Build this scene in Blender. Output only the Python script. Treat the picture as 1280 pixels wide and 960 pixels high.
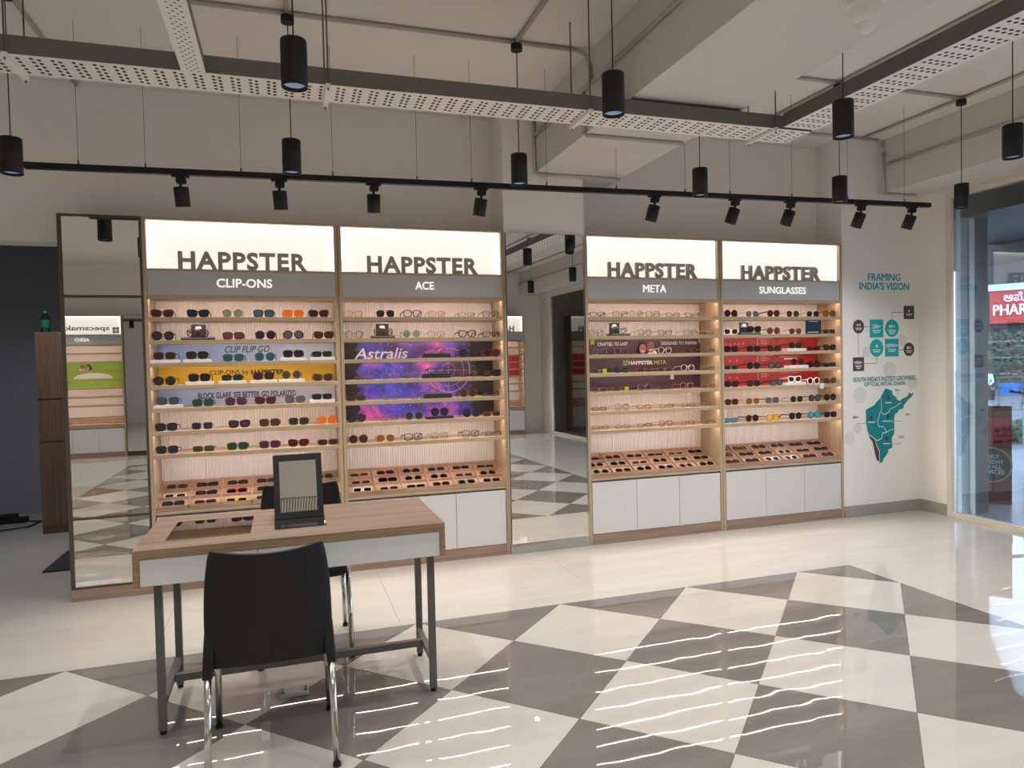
import bpy, bmesh, math, random
from mathutils import Vector, Matrix
PI = math.pi
random.seed(7)
S = bpy.context.scene
COL = S.collection
for _o in list(bpy.data.objects):
    bpy.data.objects.remove(_o)

# ------------------------------------------------------------------ camera
F_PX, YAW, PITCH, ROLL, CAM_H = 878.03, 0.3120, 0.0278, -0.0226, 1.42
_cy, _sy, _cp, _sp, _cr, _sr = math.cos(YAW), math.sin(YAW), math.cos(PITCH), math.sin(PITCH), math.cos(ROLL), math.sin(ROLL)
FW = Vector((_sy*_cp, _cy*_cp, -_sp)); _rt = Vector((_cy, -_sy, 0)); _up = _rt.cross(FW)
RT = _rt*_cr + _up*_sr; UP = _up*_cr - _rt*_sr
CAM = Vector((0, 0, CAM_H))
cd = bpy.data.cameras.new('camera'); cam = bpy.data.objects.new('camera', cd); COL.objects.link(cam)
cd.sensor_width = 36.0; cd.lens = F_PX/1280*36.0; cd.clip_start = 0.05; cd.clip_end = 300
cam.matrix_world = Matrix(((RT.x, UP.x, -FW.x, 0), (RT.y, UP.y, -FW.y, 0), (RT.z, UP.z, -FW.z, CAM_H), (0, 0, 0, 1)))
S.camera = cam

def ray(px, py):
    return RT*((px-640)/F_PX) + UP*((480-py)/F_PX) + FW
def at_y(px, py, y):
    d = ray(px, py); return CAM + d*((y-CAM.y)/d.y)
def at_x(px, py, x):
    d = ray(px, py); return CAM + d*((x-CAM.x)/d.x)
def at_z(px, py, z):
    d = ray(px, py); return CAM + d*((z-CAM.z)/d.z)

# ------------------------------------------------------------------ world, exposure
w = bpy.data.worlds.new('overcast_sky'); S.world = w; w.use_nodes = True
w.node_tree.nodes['Background'].inputs[0].default_value = (0.62, 0.76, 1.0, 1)
w.node_tree.nodes['Background'].inputs[1].default_value = 5.5
S.view_settings.view_transform = 'Standard'; S.view_settings.look = 'None'
S.view_settings.gamma = 1.0; S.view_settings.use_curve_mapping = False
S.view_settings.exposure = 0.84
LAMP_W = 31.5           # pendant lamps
TRACK_W = 7.0          # track heads
LED = 28.0              # shelf strips
BOX_L = 0.45            # back-lit sign panels

# ------------------------------------------------------------------ materials
MATS = {}
def _new(name):
    m = bpy.data.materials.new(name); m.use_nodes = True
    return m, m.node_tree.nodes, m.node_tree.links, m.node_tree.nodes['Principled BSDF']
def mat(name, col, rough=0.5, metal=0.0, ior=1.45, bump=0.0, bscale=40.0, var=0.0, vscale=6.0, coat=0.0):
    if name in MATS: return MATS[name]
    m, N, L, b = _new(name)
    b.inputs['Base Color'].default_value = (*col, 1); b.inputs['Roughness'].default_value = rough
    b.inputs['Metallic'].default_value = metal; b.inputs['IOR'].default_value = ior
    b.inputs['Coat Weight'].default_value = coat
    if var or bump:
        tc = N.new('ShaderNodeTexCoord'); nz = N.new('ShaderNodeTexNoise')
        L.new(tc.outputs['Object'], nz.inputs['Vector']); nz.inputs['Scale'].default_value = vscale
        nz.inputs['Detail'].default_value = 4
    if var:
        mx = N.new('ShaderNodeMix'); mx.data_type = 'RGBA'
        mx.inputs[6].default_value = (*[c*(1-var) for c in col], 1); mx.inputs[7].default_value = (*[min(1, c*(1+var)) for c in col], 1)
        L.new(nz.outputs['Fac'], mx.inputs[0]); L.new(mx.outputs[2], b.inputs['Base Color'])
    if bump:
        n2 = N.new('ShaderNodeTexNoise'); n2.inputs['Scale'].default_value = bscale; L.new(tc.outputs['Object'], n2.inputs['Vector'])
        bp = N.new('ShaderNodeBump'); bp.inputs['Strength'].default_value = bump; bp.inputs['Distance'].default_value = 0.002
        L.new(n2.outputs['Fac'], bp.inputs['Height']); L.new(bp.outputs['Normal'], b.inputs['Normal'])
    MATS[name] = m; return m
def wood(name, dark, light, axis='x', rough=0.42, fine=70.0, plane=None):
    if name in MATS: return MATS[name]
    m, N, L, b = _new(name)
    tc = N.new('ShaderNodeTexCoord'); mp = N.new('ShaderNodeMapping')
    sc = {'x': (1.3, fine, fine), 'y': (fine, 1.3, fine), 'z': (fine, fine, 1.3)}[axis]
    mp.inputs['Scale'].default_value = sc; L.new(tc.outputs['Object'], mp.inputs['Vector'])
    n1 = N.new('ShaderNodeTexNoise'); n1.inputs['Scale'].default_value = 1.0; n1.inputs['Detail'].default_value = 6; n1.inputs['Roughness'].default_value = 0.6
    L.new(mp.outputs['Vector'], n1.inputs['Vector'])
    r = N.new('ShaderNodeValToRGB'); r.color_ramp.elements[0].position = 0.33; r.color_ramp.elements[1].position = 0.62
    r.color_ramp.elements[0].color = (*dark, 1); r.color_ramp.elements[1].color = (*light, 1)
    L.new(n1.outputs['Fac'], r.inputs['Fac']); L.new(r.outputs['Color'], b.inputs['Base Color'])
    b.inputs['Roughness'].default_value = rough
    bp = N.new('ShaderNodeBump'); bp.inputs['Strength'].default_value = 0.12; bp.inputs['Distance'].default_value = 0.001
    L.new(n1.outputs['Fac'], bp.inputs['Height']); L.new(bp.outputs['Normal'], b.inputs['Normal'])
    MATS[name] = m; return m
def emit(name, col, strength):
    if name in MATS: return MATS[name]
    m, N, L, b = _new(name)
    b.inputs['Base Color'].default_value = (0.8, 0.8, 0.8, 1)
    b.inputs['Emission Color'].default_value = (*col, 1); b.inputs['Emission Strength'].default_value = strength
    MATS[name] = m; return m
def glass(name, tint, ior=1.45, gain=1.0, rough=0.0):
    """thin pane: tinted see-through plus mirror reflection by Fresnel"""
    if name in MATS: return MATS[name]
    m, N, L, b = _new(name); N.remove(b)
    out = N['Material Output']; t = N.new('ShaderNodeBsdfTransparent'); t.inputs[0].default_value = (*tint, 1)
    g = N.new('ShaderNodeBsdfGlossy'); g.inputs['Roughness'].default_value = rough; g.inputs[0].default_value = (1, 1, 1, 1)
    fr = N.new('ShaderNodeFresnel'); fr.inputs[0].default_value = ior
    mu = N.new('ShaderNodeMath'); mu.operation = 'MULTIPLY'; mu.inputs[1].default_value = gain; mu.use_clamp = True
    mx = N.new('ShaderNodeMixShader'); L.new(fr.outputs[0], mu.inputs[0]); L.new(mu.outputs[0], mx.inputs[0])
    L.new(t.outputs[0], mx.inputs[1]); L.new(g.outputs[0], mx.inputs[2]); L.new(mx.outputs[0], out.inputs[0])
    MATS[name] = m; return m
def floor_mat(name, col, dark, scale=2.2, rough=0.016, amt=0.5):
    m, N, L, b = _new(name)
    tc = N.new('ShaderNodeTexCoord'); geo = N.new('ShaderNodeNewGeometry')
    mp = N.new('ShaderNodeMapping'); mp.inputs['Scale'].default_value = (0.5, 3.0, 1.0); L.new(geo.outputs['Position'], mp.inputs['Vector'])
    n1 = N.new('ShaderNodeTexNoise'); n1.inputs['Scale'].default_value = scale; n1.inputs['Detail'].default_value = 7; n1.inputs['Distortion'].default_value = 0.6
    L.new(mp.outputs['Vector'], n1.inputs['Vector'])
    r = N.new('ShaderNodeValToRGB'); r.color_ramp.elements[0].position = 0.3; r.color_ramp.elements[1].position = 0.7
    r.color_ramp.elements[0].color = (*dark, 1); r.color_ramp.elements[1].color = (*col, 1)
    L.new(n1.outputs['Fac'], r.inputs['Fac']); L.new(r.outputs['Color'], b.inputs['Base Color'])
    b.inputs['Roughness'].default_value = rough; b.inputs['IOR'].default_value = 1.55
    n2 = N.new('ShaderNodeTexNoise'); n2.inputs['Scale'].default_value = 4.5; n2.inputs['Detail'].default_value = 1
    L.new(geo.outputs['Position'], n2.inputs['Vector'])
    bp = N.new('ShaderNodeBump'); bp.inputs['Strength'].default_value = amt; bp.inputs['Distance'].default_value = 0.0009
    L.new(n2.outputs['Fac'], bp.inputs['Height']); L.new(bp.outputs['Normal'], b.inputs['Normal'])
    MATS[name] = m; return m

WALL = mat('warm_white_wall_paint', (0.87, 0.825, 0.765), 0.75, bump=0.15, bscale=60)
GWALL = mat('white_graphics_wall_paint', (0.86, 0.85, 0.81), 0.6, bump=0.1, bscale=60)
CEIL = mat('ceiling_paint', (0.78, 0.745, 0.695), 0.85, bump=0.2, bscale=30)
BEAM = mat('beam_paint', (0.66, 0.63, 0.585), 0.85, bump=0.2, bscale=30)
GREYW = mat('blue_grey_wall_paint', (0.30, 0.305, 0.34), 0.6)
SKIRT = mat('grey_skirting_tile', (0.36, 0.335, 0.30), 0.25, var=0.1)
OAK = wood('light_oak_laminate', (0.37, 0.265, 0.16), (0.51, 0.385, 0.25), 'x')
OAKZ = wood('light_oak_laminate_upright', (0.37, 0.265, 0.16), (0.51, 0.385, 0.25), 'z')
TRAYW = wood('reddish_oak_laminate', (0.34, 0.195, 0.125), (0.54, 0.36, 0.25), 'x')
PLINTH = wood('brown_plinth_laminate', (0.25, 0.155, 0.105), (0.38, 0.255, 0.185), 'x')
DESKW = wood('pinkish_oak_desk_laminate', (0.155, 0.095, 0.065), (0.29, 0.195, 0.14), 'x', fine=55)
DESKE = wood('desk_edge_laminate', (0.20, 0.125, 0.07), (0.34, 0.22, 0.13), 'x', fine=55)
WALN = wood('dark_walnut_laminate', (0.10, 0.055, 0.03), (0.17, 0.10, 0.06), 'z')
FLUTE = mat('pale_fluted_panel', (0.84, 0.79, 0.755), 0.55)
DOORW = mat('white_laminate', (0.66, 0.645, 0.625), 0.35)
FASC = mat('grey_fascia', (0.55, 0.545, 0.54), 0.35, metal=0.15)
BLACK = mat('black_metal', (0.006, 0.006, 0.0065), 0.55)
BLACKP = mat('black_plastic', (0.0045, 0.0045, 0.0045), 0.55, bump=0.1, bscale=400)
CHROME = mat('chrome', (0.62, 0.60, 0.56), 0.12, metal=1.0)
STEEL = mat('grey_painted_steel', (0.115, 0.10, 0.088), 0.45)
MIRROR = mat('mirror_silver', (0.80, 0.81, 0.79), 0.0, metal=1.0)
BRONZE = mat('dark_bronze_frame', (0.10, 0.075, 0.06), 0.4, metal=0.3)
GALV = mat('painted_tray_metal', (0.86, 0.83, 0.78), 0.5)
TRAYSHADE = mat('tray_metal_shaded_side', (0.17, 0.15, 0.13), 0.55)  # same tray metal, with the shade on its sides put into the colour
CONDUIT = mat('painted_conduit', (0.50, 0.46, 0.41), 0.55)
WHITE = mat('white_plastic', (0.80, 0.78, 0.74), 0.4)
LETTER = mat('brown_grey_letter', (0.40, 0.365, 0.32), 0.5)
TXTW = mat('white_print', (0.88, 0.88, 0.86), 0.5)
TXTK = mat('black_print', (0.02, 0.02, 0.022), 0.5)
TEAL = mat('teal_print', (0.0, 0.42, 0.47), 0.5)
TEALD = mat('deep_teal_print', (0.0, 0.25, 0.29), 0.5)
CHAR = mat('charcoal_print', (0.06, 0.06, 0.06), 0.5)
FAINT = mat('pale_grey_print', (0.735, 0.725, 0.685), 0.6)
CREAM = mat('cream_window_frame', (0.72, 0.66, 0.55), 0.4)
LEDM = emit('led_strip_light', (1.0, 0.84, 0.76), LED)
BOXM = emit('back_lit_sign_panel', (1.0, 0.93, 0.82), BOX_L)
EDGEM = emit('sign_edge_led', (1.0, 0.91, 0.78), 1.35)
FTXT = emit('back_lit_fascia_letters', (1.0, 0.98, 0.94), 0.42)
LAMPM = emit('lamp_diffuser', (0.55, 0.75, 1.0), 0.16); LAMPM.node_tree.nodes['Principled BSDF'].inputs['Base Color'].default_value = (0.05, 0.06, 0.08, 1)
PANE = glass('tinted_shop_glass', (0.60, 0.64, 0.66), 1.5, 1.5)
DESKG = glass('smoked_desk_glass', (0.34, 0.30, 0.28), 1.5, 1.4)
CLEAR = glass('clear_demo_lens', (0.93, 0.93, 0.93), 1.45, 1.0)
TILE_L = floor_mat('cream_polished_tile', (0.485, 0.455, 0.41), (0.445, 0.415, 0.372))
TILE_D = floor_mat('grey_polished_tile', (0.178, 0.161, 0.146), (0.148, 0.133, 0.119))
GROUT = mat('pale_grout', (0.42, 0.38, 0.33), 0.6)

# ------------------------------------------------------------------ mesh helpers
class MB:
    def __init__(s): s.v = []; s.f = []
    def box(s, x0, x1, y0, y1, z0, z1):
        n = len(s.v)
        s.v += [(x0, y0, z0), (x1, y0, z0), (x1, y1, z0), (x0, y1, z0), (x0, y0, z1), (x1, y0, z1), (x1, y1, z1), (x0, y1, z1)]
        s.f += [tuple(n+i for i in q) for q in ((3, 2, 1, 0), (4, 5, 6, 7), (0, 1, 5, 4), (1, 2, 6, 5), (2, 3, 7, 6), (3, 0, 4, 7))]
        return s
    def tube(s, p0, p1, r0, r1=None, n=10, caps=True):
        r1 = r0 if r1 is None else r1
        p0 = Vector(p0); p1 = Vector(p1); d = (p1-p0).normalized()
        a = d.orthogonal().normalized(); b = d.cross(a); k = len(s.v)
        for p, r in ((p0, r0), (p1, r1)):
            for i in range(n):
                t = 2*PI*i/n; s.v.append(tuple(p + a*math.cos(t)*r + b*math.sin(t)*r))
        for i in range(n):
            j = (i+1) % n; s.f.append((k+i, k+j, k+n+j, k+n+i))
        if caps:
            s.f.append(tuple(k+n-1-i for i in range(n))); s.f.append(tuple(k+n+i for i in range(n)))
        return s
    def path(s, pts, r, n=8):
        for a, b in zip(pts, pts[1:]):
            s.tube(a, b, r, n=n)
        return s
    def lathe(s, prof, n=24, c=(0, 0)):          # prof: (r, z) list about z axis
        k = len(s.v); m = len(prof)
        for r, z in prof:
            for i in range(n):
                t = 2*PI*i/n; s.v.append((c[0]+r*math.cos(t), c[1]+r*math.sin(t), z))
        for q in range(m-1):
            for i in range(n):
                j = (i+1) % n; s.f.append((k+q*n+i, k+q*n+j, k+(q+1)*n+j, k+(q+1)*n+i))
        return s
    def prism(s, poly, y0, y1):                  # polygon in xz pushed along y
        k = len(s.v); n = len(poly)
        s.v += [(x, y0, z) for x, z in poly] + [(x, y1, z) for x, z in poly]
        s.f.append(tuple(k+i for i in range(n))); s.f.append(tuple(k+2*n-1-i for i in range(n)))
        for i in range(n):
            j = (i+1) % n; s.f.append((k+j, k+i, k+n+i, k+n+j))
        return s
    def poly(s, pts):
        k = len(s.v); s.v += [tuple(p) for p in pts]; s.f.append(tuple(range(k, k+len(pts)))); return s
    def line(s, pts, w, y):                      # flat printed stroke in xz
        for (x0, z0), (x1, z1) in zip(pts, pts[1:]):
            dx, dz = x1-x0, z1-z0; l = math.hypot(dx, dz) or 1; nx, nz = -dz/l*w/2, dx/l*w/2
            s.poly([(x0+nx, y, z0+nz), (x0-nx, y, z0-nz), (x1-nx, y, z1-nz), (x1+nx, y, z1+nz)])
        return s
    def disc(s, cx, cz, rx, rz, y, n=28):
        return s.poly([(cx+rx*math.cos(2*PI*i/n), y, cz+rz*math.sin(2*PI*i/n)) for i in range(n)])
    def mesh(s, name, fix=True):
        me = bpy.data.meshes.new(name); me.from_pydata(s.v, [], s.f)
        if fix:
            bm = bmesh.new(); bm.from_mesh(me); bmesh.ops.recalc_face_normals(bm, faces=bm.faces); bm.to_mesh(me); bm.free()
        return me
    def build(s, name, m, parent=None, loc=(0, 0, 0), smooth=False, bevel=0.0):
        return obj(name, s.mesh(name), m, parent, loc, smooth, bevel)
def obj(name, me, m, parent=None, loc=(0, 0, 0), smooth=False, bevel=0.0):
    o = bpy.data.objects.new(name, me); COL.objects.link(o)
    if m is not None and len(me.materials) == 0: me.materials.append(m)
    o.location = loc
    if parent is not None: o.parent = parent
    if smooth:
        for p in me.polygons: p.use_smooth = len(p.vertices) < 7
    if bevel:
        b = o.modifiers.new('edge_bevel', 'BEVEL'); b.width = bevel; b.segments = 2; b.limit_method = 'ANGLE'
    return o
def tag(o, label, cat, group=None):
    o['label'] = label; o['category'] = cat
    if group: o['group'] = group
    return o
def thing(name, label, cat, loc=(0, 0, 0), rotz=0.0, group=None):
    o = bpy.data.objects.new(name, None); COL.objects.link(o); o.empty_display_size = 0.1
    o.location = loc; o.rotation_euler = (0, 0, rotz)
    return tag(o, label, cat, group)
def struct(o, label=None):
    o['kind'] = 'structure'
    if label: o['label'] = label
    return o
def text_mesh(name, body, x, z, w=None, h=None, y=0.0, ext=0.0, off=0.0, shear=0.0, space=1.0):
    """lettering in the xz plane facing -y, fitted to a box of width w and height h with its lower left corner at x, z"""
    dup_ = 0.0
    if 'M' in body and name != 'letters': dup_, off = off, 0.0
    cu = bpy.data.curves.new(name, 'FONT'); cu.body = body; cu.size = 1.0; cu.offset = off; cu.shear = shear
    cu.extrude = 0.0; cu.space_character = space; cu.resolution_u = 3
    ob = bpy.data.objects.new(name, cu); COL.objects.link(ob)
    dg = bpy.context.evaluated_depsgraph_get()
    me = bpy.data.meshes.new_from_object(ob.evaluated_get(dg)); bpy.data.objects.remove(ob); bpy.data.curves.remove(cu)
    bm = bmesh.new(); bm.from_mesh(me)
    xs = [v.co.x for v in bm.verts]; ys = [v.co.y for v in bm.verts]
    x0, x1, y0, y1 = min(xs), max(xs), min(ys), max(ys)
    sy_ = (h/(y1-y0)) if h else None; sx_ = (w/(x1-x0)) if w else sy_
    if sy_ is None: sy_ = sx_
    for v in bm.verts: v.co = Vector((x+(v.co.x-x0)*sx_, y, z+(v.co.y-y0)*sy_))
    if dup_:                                         # letters with sharp inner corners are thickened by overprinting
        for sg_ in (-1, 1):
            g = bmesh.ops.duplicate(bm, geom=bm.faces[:] if sg_ < 0 else keep_)
            if sg_ < 0: keep_ = [e for e in g['geom'] if isinstance(e, bmesh.types.BMFace)]
            bmesh.ops.translate(bm, verts=[e for e in g['geom'] if isinstance(e, bmesh.types.BMVert)], vec=((sg_ if sg_ < 0 else 2)*dup_*0.9*sx_, -0.0003 if sg_ < 0 else -0.0002, 0))
    if ext:
        g = bmesh.ops.extrude_face_region(bm, geom=list(bm.faces))
        for e in g['geom']:
            if isinstance(e, bmesh.types.BMVert): e.co.y += ext
    bmesh.ops.recalc_face_normals(bm, faces=bm.faces)
    bm.to_mesh(me); bm.free(); me.name = name; me.materials.clear()
    return me
def lettering(body, x, z, w, h, y, m, parent, ext=0.0, off=0.0, shear=0.0, name='lettering'):
    return obj(name, text_mesh(name, body, x, z, w, h, y, ext, off, shear), m, parent)
def islands(me):
    bm = bmesh.new(); bm.from_mesh(me); bm.verts.ensure_lookup_table(); seen = set(); res = []
    for v in bm.verts:
        if v.index in seen: continue
        st = [v]; seen.add(v.index); comp = []
        while st:
            a = st.pop(); comp.append(a)
            for e in a.link_edges:
                b = e.other_vert(a)
                if b.index not in seen: seen.add(b.index); st.append(b)
        ids = {a.index: i for i, a in enumerate(comp)}
        fs = {f for a in comp for f in a.link_faces}
        res.append(([tuple(a.co) for a in comp], [tuple(ids[x.index] for x in f.verts) for f in fs]))
    bm.free(); return res

# ------------------------------------------------------------------ room shell
FY, WY, RX, CZ = 4.98, 5.28, 5.53, 3.32      # bay fronts, back wall, right wall, ceiling
LX, OY = -4.4, -3.80                          # left wall, wall behind the camera
LINT = 2.285
def sbox(name, m, *b, label=None, parent=None):
    o = MB().box(*b).build(name, m, parent)
    return struct(o, label) if parent is None else o
# floor: slab + polished tiles as pieces
fl = sbox('floor', GROUT, LX, RX, OY, 8.5, -0.12, -0.006, label='cream and grey polished tile floor with a harlequin field')
HD, U0, V0 = 0.42427, 2.35054, 3.83288        # half diagonal of a tile and the field's origin
def clip_poly(P, ax, lim, keep_less):
    out = []
    for a, b in zip(P, P[1:]+P[:1]):
        ia = (a[ax] <= lim+1e-7) if keep_less else (a[ax] >= lim-1e-7); ib = (b[ax] <= lim+1e-7) if keep_less else (b[ax] >= lim-1e-7)
        if ia: out.append(a)
        if ia != ib:
            t = (lim-a[ax])/(b[ax]-a[ax]); out.append((a[0]+(b[0]-a[0])*t, a[1]+(b[1]-a[1])*t))
    r = []
    for p in out:
        if not r or math.hypot(p[0]-r[-1][0], p[1]-r[-1][1]) > 1e-5: r.append(p)
    if len(r) > 1 and math.hypot(r[0][0]-r[-1][0], r[0][1]-r[-1][1]) < 1e-5: r.pop()
    return r
UMIN, UMAX, VMAX = -11, 3, 14
tcache = {}
def tile_piece(P, cx, cy, m, gap=0.0012):
    key = (m.name, tuple((round(x-cx, 3), round(y-cy, 3)) for x, y in P))
    if key not in tcache:
        gx = sum(p[0] for p in P)/len(P); gy = sum(p[1] for p in P)/len(P); b = MB(); k = len(P)
        Q = []
        for x, y in P:
            d = math.hypot(x-gx, y-gy); s_ = (d-gap*1.4)/d; Q.append((gx+(x-gx)*s_-cx, gy+(y-gy)*s_-cy))
        b.v = [(x, y, 0.0) for x, y in Q] + [(x, y, -0.006) for x, y in Q]
        b.f = [tuple(range(k))] + [(i, i+k, (i+1) % k+k, (i+1) % k) for i in range(k)]
        me = b.mesh('tile'); me.materials.append(m); tcache[key] = me
    o = bpy.data.objects.new('tile', tcache[key]); COL.objects.link(o); o.location = (cx, cy, 0); o.parent = fl
    return o
for u in range(UMIN, UMAX+1):
    for v in range(0, VMAX+1):
        if (u+v) % 2 == 0: continue
        P = [(u, v-1), (u+1, v), (u, v+1), (u-1, v)]
        P = clip_poly(P, 0, UMAX, True); P = clip_poly(P, 0, UMIN, False); P = clip_poly(P, 1, 0, False); P = clip_poly(P, 1, VMAX, True)
        if len(P) < 3: continue
        W = [(U0+a*HD, V0-b*HD) for a, b in P]
        tile_piece(W, U0+u*HD, V0-v*HD, TILE_L if (u % 2 == 0) else TILE_D)
FX0, FX1, FYT, FYB = U0+UMIN*HD, U0+UMAX*HD, V0, V0-VMAX*HD
def slabs(x0, x1, y0, y1, sx, sy):
    nx = max(1, round((x1-x0)/sx)); ny = max(1, round((y1-y0)/sy))
    for i in range(nx):
        for j in range(ny):
            a, b = x0+(x1-x0)*i/nx, x0+(x1-x0)*(i+1)/nx; c, d = y0+(y1-y0)*j/ny, y0+(y1-y0)*(j+1)/ny
            tile_piece([(a, c), (b, c), (b, d), (a, d)], (a+b)/2, (c+d)/2, TILE_L, 0.0006)
slabs(LX, RX, FYT, WY, 1.2, 0.6); slabs(FX1, RX, FYB, FYT, 0.9, 1.2); slabs(LX, FX0, FYB, FYT, 1.0, 1.2); slabs(LX, RX, OY, FYB, 1.2, 0.8)
slabs(-3.2, -1.32, WY, 8.5, 1.0, 0.8)

sbox('ceiling', CEIL, LX, RX+0.2, OY, WY+0.2, CZ, CZ+0.2)
sbox('wall_back', WALL, -1.32, RX+0.2, WY, WY+0.2, 0, CZ)
o = MB().box(LX, -1.32, WY, WY+0.2, LINT, CZ).build('wall_back_lintel', WALL); struct(o)
o = MB().box(LX, -3.2, WY, WY+0.2, 0, LINT).build('wall_back_left', WALL); struct(o)
o = MB().box(-3.4, -1.1, 8.4, 8.6, 0, 2.75).build('wall_recess_back', GREYW); struct(o)
o = MB().box(-1.32, -1.12, WY+0.2, 8.4, 0, 2.75).build('wall_recess_right', GREYW); struct(o)
o = MB().box(-3.4, -3.2, WY+0.2, 8.6, 0, 2.75).build('wall_recess_left', GREYW); struct(o)
o = MB().box(-3.4, -1.1, WY+0.2, 8.6, 2.75, 2.85).build('ceiling_recess', GREYW); struct(o)
sbox('wall_column', WALL, 1.568, 2.212, FY, WY, 0, CZ)
sbox('wall_graphics', GWALL, 4.664, RX+0.2, FY, WY, 0, CZ, label='white wall printed with teal store figures and a map')
sbox('wall_left', WALL, LX-0.2, LX, OY, WY+0.2, 0, CZ)
sbox('wall_behind', WALL, LX-0.2, RX+0.2, OY-0.2, OY, 0, CZ)
# right wall: solid pieces round the shop window
WIN_Y1, WIN_Y0, WIN_T = 4.685, -3.3, 2.815
sbox('wall_right', WALL, RX, RX+0.15, WIN_Y1, FY, 0, CZ)
sbox('wall_right_front', WALL, RX, RX+0.15, OY, WIN_Y0, 0, CZ)
sbox('wall_right_header', WALL, RX, RX+0.15, WIN_Y0, WIN_Y1, WIN_T, CZ)
o = struct(MB().box(4.664, RX, FY-0.012, FY, 0, 0.10).build('baseboard_back', SKIRT))
o = struct(MB().box(RX-0.012, RX, WIN_Y1, FY-0.012, 0, 0.10).build('baseboard_right', SKIRT))
o = struct(MB().box(1.568, 2.205, FY-0.012, FY, 0, 0.075).build('baseboard_column', SKIRT))
wn = thing('window_1', 'tall shop window in a slim cream frame', 'window'); struct(wn); del wn['category']
ft = 0.045
MB().box(RX-0.02, RX+0.05, WIN_Y1-ft, WIN_Y1, 0, WIN_T).build('window_frame', CREAM, wn)
MB().box(RX-0.02, RX+0.05, WIN_Y0, WIN_Y1-ft, WIN_T-ft, WIN_T).build('window_frame', CREAM, wn)
MB().box(RX-0.02, RX+0.05, WIN_Y0, WIN_Y1-ft, 0, 0.04).build('window_frame', CREAM, wn)
for k, (a, b) in enumerate(((WIN_Y0, -0.2), (-0.2, 2.2), (2.2, WIN_Y1-ft))):
    MB().box(RX+0.012, RX+0.022, a+0.006, b-0.006, 0.04, WIN_T-ft).build('pane', PANE, wn)
# ceiling beams
BZ = 2.85
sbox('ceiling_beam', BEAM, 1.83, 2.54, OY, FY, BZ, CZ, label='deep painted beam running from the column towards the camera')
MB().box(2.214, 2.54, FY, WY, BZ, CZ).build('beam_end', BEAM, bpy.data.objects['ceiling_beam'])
o = MB().box(5.065, RX, OY, FY, 2.86, CZ).build('ceiling_beam', BEAM); struct(o, 'painted beam above the shop window')

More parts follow.
